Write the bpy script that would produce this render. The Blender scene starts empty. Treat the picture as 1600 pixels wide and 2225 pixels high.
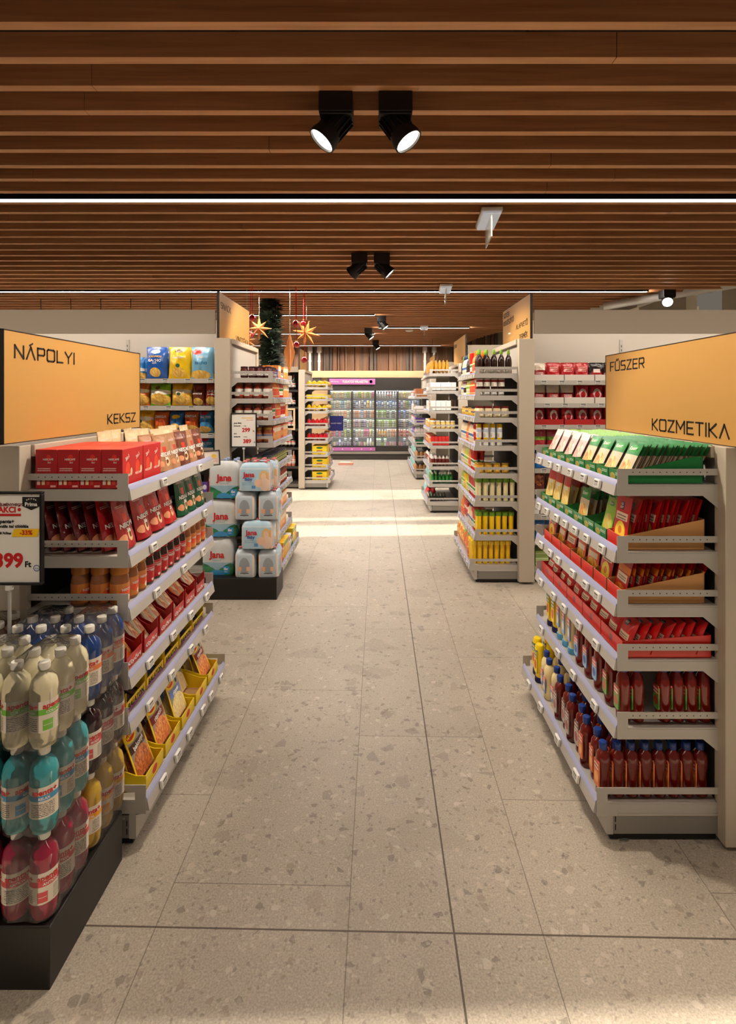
import bpy, bmesh, math, random
from mathutils import Vector, Matrix
R = math.radians
PI = math.pi
rnd = random.Random(7)
SC = bpy.context.scene
COL = SC.collection

# ------------------------------------------------------------------ camera, world, sun, exposure
cam_d = bpy.data.cameras.new('camera')
cam = bpy.data.objects.new('camera', cam_d)
COL.objects.link(cam)
cam.location = (0, 0, 1.65)
cam.rotation_euler = (R(90), 0, 0)
cam_d.sensor_fit = 'VERTICAL'
cam_d.sensor_height = 36.0
cam_d.lens = 1160 * 36.0 / 2225
cam_d.shift_x = -23 / 2225
cam_d.shift_y = -249.5 / 2225
cam_d.clip_start = 0.05
cam_d.clip_end = 60
SC.camera = cam
SC.view_settings.view_transform = 'Standard'
SC.view_settings.look = 'None'
SC.view_settings.gamma = 1
SC.view_settings.exposure = 0.88
SC.view_settings.use_curve_mapping = False
cy = SC.cycles
cy.max_bounces = 7
cy.diffuse_bounces = 4
cy.glossy_bounces = 3
cy.transmission_bounces = 4
cy.transparent_max_bounces = 10
cy.caustics_reflective = False
cy.caustics_refractive = False
cy.sample_clamp_indirect = 4
cy.use_denoising = True
cy.use_adaptive_sampling = True
cy.adaptive_threshold = 0.02

WORLD = 0.08
w = bpy.data.worlds.new('world')
SC.world = w
w.use_nodes = True
w.node_tree.nodes['Background'].inputs[0].default_value = (1.0, 0.86, 0.70, 1)
w.node_tree.nodes['Background'].inputs[1].default_value = WORLD

SUN = 6.5
sd = bpy.data.lights.new('sun', 'SUN')
sd.energy = SUN
sd.angle = R(0.8)
sd.color = (1.0, 0.90, 0.74)
sun = bpy.data.objects.new('sun', sd)
COL.objects.link(sun)
sun.rotation_euler = Vector((1.0, 0.04, 0.47)).to_track_quat('Z', 'Y').to_euler()

STRIP_E = 68.0      # linear lights
SPOT_E = 70.0       # track spot power in watts
LENS_E = 5.0

# ------------------------------------------------------------------ materials
def lin(c):
    c = [x / 255.0 for x in c[:3]]
    return tuple([(x / 12.92 if x <= 0.04045 else ((x + 0.055) / 1.055) ** 2.4) for x in c] + [1.0])

_M = {}
def mat(name, rgb, rough=0.5, metal=0.0, spec=0.5, emit=0.0, alpha=1.0, trans=0.0, coat=0.0, ior=1.45, bump=0.0, bscale=40.0):
    if name in _M: return _M[name]
    m = bpy.data.materials.new(name); m.use_nodes = True
    b = m.node_tree.nodes['Principled BSDF']
    I = b.inputs
    I['Base Color'].default_value = lin(rgb)
    I['Roughness'].default_value = rough
    I['Metallic'].default_value = metal
    I['Specular IOR Level'].default_value = spec
    I['Alpha'].default_value = alpha
    I['Transmission Weight'].default_value = trans
    I['Coat Weight'].default_value = coat
    I['IOR'].default_value = ior
    if emit:
        I['Emission Color'].default_value = lin(rgb); I['Emission Strength'].default_value = emit
    if bump:
        nt = m.node_tree
        n = nt.nodes.new('ShaderNodeTexNoise'); n.inputs['Scale'].default_value = bscale; n.inputs['Detail'].default_value = 3
        bp = nt.nodes.new('ShaderNodeBump'); bp.inputs['Strength'].default_value = bump; bp.inputs['Distance'].default_value = 0.01
        tc = nt.nodes.new('ShaderNodeTexCoord')
        nt.links.new(tc.outputs['Object'], n.inputs['Vector'])
        nt.links.new(n.outputs['Fac'], bp.inputs['Height']); nt.links.new(bp.outputs['Normal'], I['Normal'])
    _M[name] = m
    return m

class NT:
    """short hand for math node chains"""
    def __init__(s, m): s.t = m.node_tree; s.b = s.t.nodes['Principled BSDF']
    def n(s, kind): return s.t.nodes.new('ShaderNode' + kind)
    def l(s, a, b): s.t.links.new(a, b)
    def m(s, op, a, b=None, c=None):
        n = s.n('Math'); n.operation = op
        for i, x in enumerate((a, b, c)):
            if x is None: continue
            if isinstance(x, (int, float)): n.inputs[i].default_value = x
            else: s.l(x, n.inputs[i])
        return n.outputs[0]
    def mix(s, f, a, b):
        n = s.n('Mix'); n.data_type = 'RGBA'
        for i, x in ((0, f), (6, a), (7, b)):
            if isinstance(x, (int, float)): n.inputs[i].default_value = x
            elif isinstance(x, tuple): n.inputs[i].default_value = x
            else: s.l(x, n.inputs[i])
        return n.outputs[2]
    def ramp(s, f, stops, const=False):
        n = s.n('ValToRGB'); s.l(f, n.inputs[0])
        if const: n.color_ramp.interpolation = 'CONSTANT'
        e = n.color_ramp.elements
        while len(e) < len(stops): e.new(0.5)
        for k, (p, c) in enumerate(stops): e[k].position = p; e[k].color = c
        return n.outputs[0]

def PR(name, base, layers=(), rough=0.35, coat=0.3, bump=0.0, bscale=60.0):
    """printed packaging: flat shapes laid out over the face's own UV square"""
    if name in _M: return _M[name]
    m = bpy.data.materials.new(name); m.use_nodes = True
    _M[name] = m
    T = NT(m); T.b.inputs['Roughness'].default_value = rough; T.b.inputs['Coat Weight'].default_value = coat
    T.b.inputs['Coat Roughness'].default_value = 0.2
    uv = T.n('UVMap'); sep = T.n('SeparateXYZ'); T.l(uv.outputs[0], sep.inputs[0])
    u, v = sep.outputs[0], sep.outputs[1]
    col = lin(base)
    for L in layers:
        k = L[0]
        if k == 'r':
            _, u0, v0, u1, v1, c = L
            f = T.m('MULTIPLY', T.m('LESS_THAN', T.m('ABSOLUTE', T.m('SUBTRACT', u, (u0 + u1) / 2)), (u1 - u0) / 2),
                    T.m('LESS_THAN', T.m('ABSOLUTE', T.m('SUBTRACT', v, (v0 + v1) / 2)), (v1 - v0) / 2))
            col = T.mix(f, col, lin(c))
        elif k in ('e', 'f'):
            cu, cv, ru, rv = L[1:5]
            d = T.m('ADD', T.m('POWER', T.m('ABSOLUTE', T.m('DIVIDE', T.m('SUBTRACT', u, cu), ru)), 2.0),
                    T.m('POWER', T.m('ABSOLUTE', T.m('DIVIDE', T.m('SUBTRACT', v, cv), rv)), 2.0))
            f = T.m('LESS_THAN', d, 1.0)
            if k == 'e': c = lin(L[5])
            else:
                vo = T.n('TexVoronoi'); vo.inputs['Scale'].default_value = L[7]; T.l(uv.outputs[0], vo.inputs['Vector'])
                s2 = T.n('SeparateXYZ'); T.l(vo.outputs['Color'], s2.inputs[0])
                c = T.mix(s2.outputs[0], lin(L[5]), lin(L[6]))
            col = T.mix(f, col, c)
        elif k == 'd':      # diagonal split: above v = a + b*u
            _, a, b, c = L
            f = T.m('GREATER_THAN', v, T.m('ADD', T.m('MULTIPLY', u, b), a))
            col = T.mix(f, col, lin(c))
        elif k == 't':      # small print: broken lines inside a rectangle
            _, u0, v0, u1, v1, c, n = L
            f = T.m('MULTIPLY', T.m('LESS_THAN', T.m('ABSOLUTE', T.m('SUBTRACT', u, (u0 + u1) / 2)), (u1 - u0) / 2),
                    T.m('LESS_THAN', T.m('ABSOLUTE', T.m('SUBTRACT', v, (v0 + v1) / 2)), (v1 - v0) / 2))
            st = T.m('LESS_THAN', T.m('FRACT', T.m('MULTIPLY', T.m('SUBTRACT', v, v0), n / (v1 - v0))), 0.5)
            wn = T.n('TexNoise'); wn.inputs['Scale'].default_value = 60.0; T.l(uv.outputs[0], wn.inputs['Vector'])
            g = T.m('GREATER_THAN', wn.outputs['Fac'], 0.44)
            col = T.mix(T.m('MULTIPLY', T.m('MULTIPLY', f, st), g), col, lin(c))
    if isinstance(col, tuple): T.b.inputs['Base Color'].default_value = col
    else: T.l(col, T.b.inputs['Base Color'])
    if bump:
        n = T.n('TexNoise'); n.inputs['Scale'].default_value = bscale; n.inputs['Detail'].default_value = 2
        tc = T.n('TexCoord'); T.l(tc.outputs['Object'], n.inputs['Vector'])
        bp = T.n('Bump'); bp.inputs['Strength'].default_value = bump; bp.inputs['Distance'].default_value = 0.01
        T.l(n.outputs['Fac'], bp.inputs['Height']); T.l(bp.outputs['Normal'], T.b.inputs['Normal'])
    return m

# ------------------------------------------------------------------ mesh builder
_TXT = {}
def text_geo(s, bold=0.0):
    key = (s, bold)
    if key in _TXT: return _TXT[key]
    c = bpy.data.curves.new('lettering', 'FONT'); c.body = s; c.size = 1.0; c.offset = bold; c.resolution_u = 3
    o = bpy.data.objects.new('lettering', c); COL.objects.link(o)
    dg = bpy.context.evaluated_depsgraph_get()
    me = o.evaluated_get(dg).to_mesh()
    vs = [(v.co.x, v.co.y) for v in me.vertices]; fs = [tuple(p.vertices) for p in me.polygons]
    o.evaluated_get(dg).to_mesh_clear()
    bpy.data.objects.remove(o); bpy.data.curves.remove(c)
    if vs:
        x0 = min(v[0] for v in vs); x1 = max(v[0] for v in vs)
    else: x0, x1 = 0, 1
    vs = [(x - x0, y) for x, y in vs]
    _TXT[key] = (vs, fs, x1 - x0)
    return _TXT[key]

class MB:
    def __init__(s): s.v = []; s.f = []; s.mi = []; s.uv = []; s.mats = []
    def m(s, mt):
        if mt not in s.mats: s.mats.append(mt)
        return s.mats.index(mt)
    def face(s, idx, mt, uv=None):
        s.f.append(tuple(idx)); s.mi.append(s.m(mt)); s.uv.append(uv or [(0, 0)] * len(idx))
    def add(s, pts):
        b = len(s.v); s.v.extend(pts); return b
    def box(s, x0, x1, y0, y1, z0, z1, mt, front=None, top=None, side=None, bot=None):
        x0, x1 = min(x0, x1), max(x0, x1); y0, y1 = min(y0, y1), max(y0, y1); z0, z1 = min(z0, z1), max(z0, z1)
        b = s.add([(x, y, z) for z in (z0, z1) for y in (y0, y1) for x in (x0, x1)])
        q = [(0, 0), (1, 0), (1, 1), (0, 1)]
        s.face([b, b + 1, b + 5, b + 4], front or mt, q)
        s.face([b + 3, b + 2, b + 6, b + 7], front or mt, q)
        s.face([b + 1, b + 3, b + 7, b + 5], side or mt, q)
        s.face([b + 2, b, b + 4, b + 6], side or mt, q)
        s.face([b + 4, b + 5, b + 7, b + 6], top or mt, q)
        s.face([b + 2, b + 3, b + 1, b], bot or mt, q)
        return s
    def prism(s, pts, a0, a1, mt, axis='y'):
        def P(p, a):
            return {'y': (p[0], a, p[1]), 'x': (a, p[0], p[1]), 'z': (p[0], p[1], a)}[axis]
        n = len(pts); b = s.add([P(p, a0) for p in pts] + [P(p, a1) for p in pts])
        s.face(range(b, b + n), mt); s.face(range(b + 2 * n - 1, b + n - 1, -1), mt)
        for i in range(n):
            j = (i + 1) % n; s.face([b + j, b + i, b + n + i, b + n + j], mt)
        return s
    def lathe(s, prof, mt, seg=16, sx=1.0, sy=1.0, c=(0, 0, 0), vr=None, sq=0.0):
        """prof: (r, z) or (r, z, material of the band above)"""
        z0, z1 = vr or (prof[0][1], prof[-1][1])
        rows = []
        for p in prof:
            ring = []
            for k in range(seg):
                a = 2 * PI * k / seg + PI / 2
                ca, sa = math.cos(a), math.sin(a)
                g = 1.0 + sq * (abs(2 * ca * sa)) ** 1.5
                ring.append((c[0] + p[0] * sx * ca * g, c[1] + p[0] * sy * sa * g, c[2] + p[1]))
            rows.append(s.add(ring))
        for i in range(len(prof) - 1):
            mm = prof[i][2] if len(prof[i]) > 2 else mt
            va, vb = [(prof[j][1] - z0) / ((z1 - z0) or 1) for j in (i, i + 1)]
            for k in range(seg):
                k2 = (k + 1) % seg; u0, u1 = k / seg, (k + 1) / seg
                s.face([rows[i] + k, rows[i] + k2, rows[i + 1] + k2, rows[i + 1] + k], mm, [(u0, va), (u1, va), (u1, vb), (u0, vb)])
        if prof[0][0] > 1e-4: s.face([rows[0] + k for k in reversed(range(seg))], prof[0][2] if len(prof[0]) > 2 else mt)
        if prof[-1][0] > 1e-4: s.face([rows[-1] + k for k in range(seg)], prof[-2][2] if len(prof[-2]) > 2 else mt)
        return s
    def grid(s, fn, nu, nv, mt, mfn=None, flip=False):
        b = s.add([fn(i / nu, j / nv) for j in range(nv + 1) for i in range(nu + 1)])
        for j in range(nv):
            for i in range(nu):
                a = b + j * (nu + 1) + i
                idx = [a, a + 1, a + nu + 2, a + nu + 1]
                uv = [(i / nu, j / nv), ((i + 1) / nu, j / nv), ((i + 1) / nu, (j + 1) / nv), (i / nu, (j + 1) / nv)]
                if flip: idx.reverse(); uv.reverse()
                s.face(idx, mfn(i / nu, j / nv) if mfn else mt, uv)
        return s
    def tube(s, p0, p1, r, mt, seg=8, r1=None):
        p0, p1 = Vector(p0), Vector(p1); r1 = r if r1 is None else r1
        d = (p1 - p0).normalized(); q = d.to_track_quat('Z', 'Y')
        A = []
        for p, rr in ((p0, r), (p1, r1)):
            A.append(s.add([tuple(p + q @ Vector((rr * math.cos(2 * PI * k / seg), rr * math.sin(2 * PI * k / seg), 0))) for k in range(seg)]))
        for k in range(seg):
            k2 = (k + 1) % seg; s.face([A[0] + k, A[0] + k2, A[1] + k2, A[1] + k], mt)
        s.face([A[0] + k for k in reversed(range(seg))], mt); s.face([A[1] + k for k in range(seg)], mt)
        return s
    def sphere(s, c, r, mt, seg=12, rz=None):
        rz = rz or r; n = seg // 2
        s.lathe([(max(r * math.sin(PI * i / n), 1e-5), -rz * math.cos(PI * i / n)) for i in range(n + 1)], mt, seg=seg, c=c)
        return s
    def text(s, txt, size, mt, fn, bold=0.0, align='c', width=None):
        vs, fs, wd = text_geo(txt, bold)
        sx = size if width is None else width / wd
        off = {'c': -wd * sx / 2, 'l': 0, 'r': -wd * sx}[align]
        b = s.add([fn(x * sx + off, y * size) for x, y in vs])
        for f in fs: s.face([b + i for i in f], mt)
        return s
    def xf(s, M, i0=0):
        for i in range(i0, len(s.v)): s.v[i] = tuple(M @ Vector(s.v[i]))
        return s
    def build(s, name, parent=None, sharp=38, bevel=0.0):
        me = bpy.data.meshes.new(name)
        me.from_pydata([tuple(p) for p in s.v], [], s.f)
        for mt in s.mats: me.materials.append(mt)
        me.polygons.foreach_set('material_index', s.mi)
        ul = me.uv_layers.new(name='UVMap')
        flat = []
        for q in s.uv:
            for a in q: flat.extend(a)
        ul.data.foreach_set('uv', flat)
        me.polygons.foreach_set('use_smooth', [True] * len(s.f))
        try: me.set_sharp_from_angle(angle=R(sharp))
        except Exception: pass
        me.update()
        o = bpy.data.objects.new(name, me); COL.objects.link(o)
        if parent is not None: o.parent = parent
        if bevel:
            md = o.modifiers.new('bevel', 'BEVEL'); md.width = bevel; md.segments = 2; md.limit_method = 'ANGLE'
        return o

def tag(o, label=None, cat=None, group=None, kind=None):
    if label: o['label'] = label
    if cat: o['category'] = cat
    if group: o['group'] = group
    if kind: o['kind'] = kind
    return o
def empty(name, loc=(0, 0, 0), rz=0.0):
    o = bpy.data.objects.new(name, None); COL.objects.link(o); o.location = loc; o.rotation_euler = (0, 0, rz)
    o.empty_display_size = 0.05
    return o
def copy_tree(o, parent=None, kids=None):
    c = o.copy(); COL.objects.link(c); c.parent = parent
    for ch in kids[o.name] if kids and o.name in kids else []:
        copy_tree(ch, c, kids)
    return c

_PROTO = {}
class Proto:
    def __init__(s, fn, cat, desc, w, d, h):
        s.capm = [None]
        s.fn = fn; s.cat = cat; s.desc = desc; s.w = w; s.d = d; s.h = h; s.root = None; s.used = False
    def get(s):
        if s.root is None:
            s.root = s.fn(); s.kids = {}
            def walk(o):
                s.kids[o.name] = [c for c in allkids.get(o.name, [])]
                for c in s.kids[o.name]: walk(c)
            allkids = {}
            for o in COL.objects:
                if o.parent is not None: allkids.setdefault(o.parent.name, []).append(o)
            walk(s.root); s.rootname = s.root.name
        if not s.used: s.used = True; return s.root
        return copy_tree(s.root, None, s.kids)
def put(p, loc, rz=0.0, label=None, group=None, rx=0.0, ry=0.0, sc=None):
    o = p.get()
    o.location = (loc[0], loc[1], loc[2] + 0.0012 + (p.d / 2 * abs(math.sin(rx)) if p.h > 0.05 else 0))
    # tilt about the product's own width axis first, then turn
    o.rotation_mode = 'XYZ'; o.rotation_euler = (rx, ry, rz)
    o.scale = sc if sc is not None else (1, 1, 1)
    for k in ('label', 'group'):
        if k in o: del o[k]
    tag(o, label or p.desc, p.cat, group)
    return o
ORD = ['zero', 'first', 'second', 'third', 'fourth', 'fifth', 'sixth', 'seventh', 'eighth', 'ninth', 'tenth', 'eleventh', 'twelfth',
       'thirteenth', 'fourteenth', 'fifteenth', 'sixteenth', 'seventeenth', 'eighteenth', 'nineteenth', 'twentieth'] + ['twenty-' + x for x in
       ('first', 'second', 'third', 'fourth', 'fifth', 'sixth', 'seventh', 'eighth', 'ninth')] + ['thirtieth'] + ['thirty-' + x for x in ('first', 'second', 'third', 'fourth', 'fifth', 'sixth', 'seventh', 'eighth', 'ninth')]
ROW = ['', 'front row', 'second row', 'third row', 'fourth row', 'fifth row', 'sixth row', 'seventh row', 'eighth row', 'ninth row', 'tenth row']

# common materials
BEIGE = mat('beige_panel', (186, 174, 156), 0.45, bump=0.03)
METAL = mat('grey_shelf_metal', (182, 177, 170), 0.38, metal=0.1)
METAL_D = mat('grey_base_metal', (138, 134, 128), 0.4, metal=0.25)
BLACK = mat('black_satin', (14, 12, 11), 0.35)
DARK = mat('dark_recess', (24, 21, 19), 0.8)
WHITE = mat('white_plastic', (232, 230, 225), 0.35)
INK = mat('black_ink', (20, 18, 18), 0.5)
REDP = mat('red_ink', (205, 30, 34), 0.4)
WHITEP = mat('white_ink', (240, 236, 228), 0.4)
BLUEP = mat('blue_ink', (30, 80, 170), 0.4)
YEL = mat('yellow_ink', (250, 200, 20), 0.4)
RAILB = mat('lavender_rail_plastic', (168, 172, 205), 0.2, coat=0.3)
CHROME = mat('brushed_chrome', (190, 188, 184), 0.25, metal=0.9)
SCREEN = PR('price_screen', (205, 203, 196), (('r', .08, .68, .9, .9, (35, 35, 38)), ('t', .08, .1, .6, .6, (60, 60, 62), 3), ('r', .62, .2, .92, .55, (150, 148, 142))), rough=.4)
# ------------------------------------------------------------------ the room
def struct(o): o['kind'] = 'structure'; return o

def floor_material():
    m = bpy.data.materials.new('terrazzo_tiles'); m.use_nodes = True
    T = NT(m); tc = T.n('TexCoord'); P = tc.outputs['Object']
    sp = T.n('SeparateXYZ'); T.l(P, sp.inputs[0]); X, Y = sp.outputs[0], sp.outputs[1]
    # distort a little so chips are ragged
    nz = T.n('TexNoise'); nz.inputs['Scale'].default_value = 30; nz.inputs['Detail'].default_value = 2; T.l(P, nz.inputs['Vector'])
    big = T.n('TexNoise'); big.inputs['Scale'].default_value = 3.0; big.inputs['Detail'].default_value = 4; T.l(P, big.inputs['Vector'])
    fine = T.n('TexNoise'); fine.inputs['Scale'].default_value = 170; fine.inputs['Detail'].default_value = 3; T.l(P, fine.inputs['Vector'])
    base = T.mix(T.ramp(big.outputs['Fac'], [(0.3, lin((160, 149, 133))), (0.7, lin((186, 175, 158)))]), lin((0, 0, 0)), lin((0, 0, 0)))
    base = T.ramp(big.outputs['Fac'], [(0.3, lin((168, 157, 142))), (0.7, lin((182, 171, 156)))])
    fr = T.ramp(fine.outputs['Fac'], [(0.30, lin((120, 110, 98))), (0.5, lin((170, 159, 144))), (0.72, lin((206, 196, 180)))])
    col = T.mix(0.45, base, fr)
    def warp(s):
        ad = T.n('VectorMath'); ad.operation = 'MULTIPLY_ADD'; T.l(nz.outputs['Color'], ad.inputs[0]); ad.inputs[1].default_value = (s, s, 0); T.l(P, ad.inputs[2])
        return ad.outputs[0]
    for sc_, thr, edge, wv, st_, cols in ((5.0, 0.95, 0.02, 0.05, .25, [(0, (132, 122, 110)), (0.35, (148, 137, 123)), (0.7, (160, 149, 133))]),
                                (16, 0.955, 0.09, 0.02, .36, [(0, (106, 98, 90)), (0.3, (134, 122, 110)), (0.6, (146, 131, 116)), (0.85, (190, 180, 165))]),
                                (40, 0.92, 0.10, 0.008, .46, [(0, (92, 86, 80)), (0.3, (140, 124, 108)), (0.6, (200, 188, 172)), (0.8, (208, 198, 184))]),
                                (90, 0.88, 0.10, 0.004, .4, [(0, (104, 96, 88)), (0.4, (186, 174, 158)), (0.7, (206, 197, 182))])):
        wv_ = warp(wv)
        vo = T.n('TexVoronoi'); vo.inputs['Scale'].default_value = sc_; vo.voronoi_dimensions = '2D'; T.l(wv_, vo.inputs['Vector'])
        ve = T.n('TexVoronoi'); ve.feature = 'DISTANCE_TO_EDGE'; ve.voronoi_dimensions = '2D'; ve.inputs['Scale'].default_value = sc_; T.l(wv_, ve.inputs['Vector'])
        s2 = T.n('SeparateXYZ'); T.l(vo.outputs['Color'], s2.inputs[0])
        f = T.m('MULTIPLY', T.m('GREATER_THAN', ve.outputs['Distance'], edge), T.m('GREATER_THAN', s2.outputs[0], thr))
        cc = T.ramp(s2.outputs[2], [(p, lin(c)) for p, c in cols], const=True)
        col = T.mix(T.m('MULTIPLY', f, st_), col, cc)
    # joints: 0.6 x 1.2 m tiles, each strip set back a third, laid a hair out of square
    uu = T.m('DIVIDE', T.m('ADD', X, 0.0945), 0.6); k = T.m('FLOOR', uu)
    Ys = T.m('ADD', Y, T.m('MULTIPLY', X, 0.021))
    vv = T.m('DIVIDE', T.m('ADD', T.m('SUBTRACT', Ys, 1.4), T.m('MULTIPLY', k, 0.4)), 1.2)
    def near(a, half):   # distance to the nearest whole number
        return T.m('LESS_THAN', T.m('ABSOLUTE', T.m('SUBTRACT', T.m('FRACT', T.m('ADD', a, 0.5)), 0.5)), half)
    j = T.m('MAXIMUM', near(uu, 0.0026), near(vv, 0.0013))
    col = T.mix(T.m('MULTIPLY', j, 0.62), col, lin((74, 66, 58)))
    d1 = T.m('LESS_THAN', T.m('ABSOLUTE', T.m('SUBTRACT', X, 0.2326)), 0.0032)
    d2 = T.m('LESS_THAN', T.m('ABSOLUTE', T.m('SUBTRACT', Ys, 1.648)), 0.003)
    d3 = T.m('LESS_THAN', T.m('ABSOLUTE', T.m('SUBTRACT', X, -3.9)), 0.003)
    col = T.mix(T.m('MULTIPLY', T.m('MAXIMUM', d3, T.m('MAXIMUM', d1, d2)), 0.85), col, lin((66, 52, 42)))
    # per tile tone
    wn = T.n('TexWhiteNoise'); wn.noise_dimensions = '2D'; cb = T.n('CombineXYZ'); T.l(k, cb.inputs[0]); T.l(T.m('FLOOR', vv), cb.inputs[1]); T.l(cb.outputs[0], wn.inputs['Vector'])
    g = T.m('ADD', 0.94, T.m('MULTIPLY', wn.outputs['Value'], 0.10))
    hs = T.n('HueSaturation'); T.l(g, hs.inputs['Value']); T.l(col, hs.inputs['Color'])
    T.l(hs.outputs[0], T.b.inputs['Base Color'])
    T.b.inputs['Roughness'].default_value = 0.42
    T.b.inputs['Specular IOR Level'].default_value = 0.35
    return m

def wood_material(name, dark, light, scale=1.0, axis=0, rough=0.5, seam=0.0):
    m = bpy.data.materials.new(name); m.use_nodes = True
    T = NT(m); tc = T.n('TexCoord'); mp = T.n('Mapping'); T.l(tc.outputs['Object'], mp.inputs[0])
    s = [30 * scale] * 3; s[axis] = 1.3 * scale
    mp.inputs['Scale'].default_value = s
    n = T.n('TexNoise'); n.inputs['Scale'].default_value = 1.6; n.inputs['Detail'].default_value = 6; n.inputs['Distortion'].default_value = 0.6
    T.l(mp.outputs[0], n.inputs['Vector'])
    c = T.ramp(n.outputs['Fac'], [(0.28, lin(dark)), (0.72, lin(light))])
    T.l(c, T.b.inputs['Base Color']); T.b.inputs['Roughness'].default_value = rough
    return m

# floor and walls
b = MB(); b.box(-9, 9, -1.5, 15.2, -0.05, 0, floor_material()); struct(b.build('floor'))
WALLM = mat('warm_grey_wall', (200, 190, 172), 0.7)
b = MB(); b.box(-9, 9, 15.0, 15.2, 0, 4.2, WALLM); struct(b.build('wall_back'))
b = MB(); b.box(-9.2, -9, -1.5, 15.2, 0, 4.2, WALLM); struct(b.build('wall_left'))
# right wall: piers block the sun, added openings shape its floor bands
b = MB(); y = -1.5
for a, c in ((0.2, 1.64), (6.58, 7.13), (7.37, 7.56), (8.70, 9.72), (11.47, 12.12)):
    b.box(5.6, 5.8, y, a, 0, 4.2, WALLM); b.box(5.6, 5.8, a, c, 0, 1.3, WALLM); b.box(5.6, 5.8, a, c, 3.6, 4.2, WALLM); y = c
b.box(5.6, 5.8, y, 15.2, 0, 4.2, WALLM)
struct(b.build('wall_right'))

# ceiling deck above, open slatted ceiling below
DECK = mat('dark_ceiling_deck', (52, 44, 38), 0.9)
b = MB(); b.box(-9.2, 5.8, -1.5, 15.2, 4.1, 4.2, DECK); struct(b.build('ceiling'))

WOODS = wood_material('slat_wood', (160, 106, 68), (192, 134, 90), 1.0, 0, 0.55)
def x_right(y):
    pts = [(-5, 5.5), (5.5, 5.5), (6.2, 4.75), (7.5, 3.5), (9.5, 2.85), (12.4, 2.27), (15, 2.1)]
    for (a, xa), (c, xc) in zip(pts, pts[1:]):
        if a <= y <= c: return xa + (xc - xa) * (y - a) / (c - a)
    return 2.1
b = MB(); EDGE = wood_material('slat_edge_band', (190, 136, 90), (216, 162, 112), 1.0, 0, 0.5)  # lighter copy of the slat wood: floor bounce put into the underside colour
for n in range(-6, 64):
    y0 = 1.9215 + 0.197 * n
    if y0 > 14.4: break
    xr = x_right(y0)
    cuts = [-7.2]; x = -7.2 + rnd.uniform(0.6, 3.4)
    while x < xr - 0.4: cuts.append(x); x += 3.6
    cuts.append(xr)
    zt = rnd.uniform(-0.0015, 0.0015)
    for a, c in zip(cuts, cuts[1:]):
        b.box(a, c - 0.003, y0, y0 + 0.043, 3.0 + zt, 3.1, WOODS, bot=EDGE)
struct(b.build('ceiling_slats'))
# dark hangers and carriers above the slats
b = MB()
for x in (-5.4, -4.2, -3.0, -1.8, -0.6, 0.6, 1.8):
    b.box(x, x + 0.03, 0.4, 14.4, 3.1, 3.14, BLACK)
for x in (3.0, 4.2, 5.4):
    b.box(x, x + 0.03, 0.4, 7.0, 3.1, 3.14, BLACK)
struct(b.build('ceiling_carrier'))
GALV = mat('galvanised_duct', (200, 196, 188), 0.45, metal=0.1)
def duct(p0, p1, r, label, name='ventilation_duct'):
    b = MB(); b.tube(p0, p1, r, GALV, 14)
    L = (Vector(p1) - Vector(p0)); n = max(2, int(L.length / 1.0))
    for i in range(1, n):
        q = Vector(p0) + L * (i / n); d = L.normalized() * 0.02
        b.tube(tuple(q - d), tuple(q + d), r * 1.06, GALV, 14)
    tag(b.build(name), label, 'duct')
duct((3.2, 9.2, 3.35), (5.55, 7.1, 3.62), 0.14, 'thick pale duct running diagonally above the open ceiling corner')
duct((2.9, 11.4, 3.3), (5.55, 9.0, 3.5), 0.09, 'thinner pale duct farther back in the open ceiling corner')
duct((2.6, 12.9, 3.28), (5.55, 11.6, 3.4), 0.06, 'thinnest pipe, farthest back in the open ceiling corner', 'pipe')
duct((-8, 2.05, 3.36), (5.4, 2.02, 3.36), 0.12, 'long grey duct glimpsed between the topmost wooden slats')
duct((4.3, 7.2, 3.9), (4.6, 12.5, 3.9), 0.05, 'slim pipe running away along the open ceiling corner', 'pipe')

duct((3.1, 7.35, 2.9), (5.0, 6.3, 3.12), 0.055, 'white pipe slanting just beyond the spotlight in the duct corner', 'pipe')
duct((3.7, 7.6, 2.95), (4.3, 6.2, 3.2), 0.03, 'thin white pipe crossing the slanting one', 'pipe')
# recessed linear lights
LEDM = mat('led_diffuser', (255, 240, 222), 0.5, emit=STRIP_E)
def linear_light(x0, x1, y, label, lm=None):
    t = empty('linear_light', ((x0 + x1) / 2, y, 2.996))
    tag(t, label, 'ceiling light', 'linear lights between the ceiling slats')
    hx = (x1 - x0) / 2
    b = MB(); b.box(-hx, hx, -0.032, 0.032, 0.012, 0.06, BLACK); b.box(-hx, hx, -0.032, -0.026, -0.012, 0.012, BLACK); b.box(-hx, hx, 0.026, 0.032, -0.012, 0.012, BLACK); b.build('housing', t)
    b = MB(); b.box(-hx, hx, -0.019, 0.019, -0.004, 0.011, lm or LEDM); b.build('diffuser', t)
LEDN = mat('led_diffuser_dim', (255, 236, 214), 0.5, emit=28.0)
LEDF = mat('led_diffuser_far', (255, 246, 234), 0.5, emit=120.0)
linear_light(-6.5, 5.4, 0.468, 'linear ceiling light over the entrance, behind the viewer', LEDN)  # unseen strip continuing the spacing, added to fill the shelf fronts
linear_light(-6.5, 5.4, 3.626, 'longest and nearest linear ceiling light, crossing the whole width')
linear_light(-6.5, 3.42, 6.78, 'linear ceiling light ending beside the open duct corner', LEDF)
linear_light(-5.5, -0.06, 8.73, 'linear ceiling light crossing above the hanging stars', LEDF)
linear_light(0.0, 1.76, 10.32, 'short linear ceiling light between the two far exit signs', LEDF)
linear_light(-5.5, -0.08, 11.29, 'linear ceiling light ending beside the round smoke detector', LEDF)
linear_light(-4.5, 1.62, 13.85, 'farthest linear ceiling light, close to the slatted back wall', LEDF)

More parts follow.
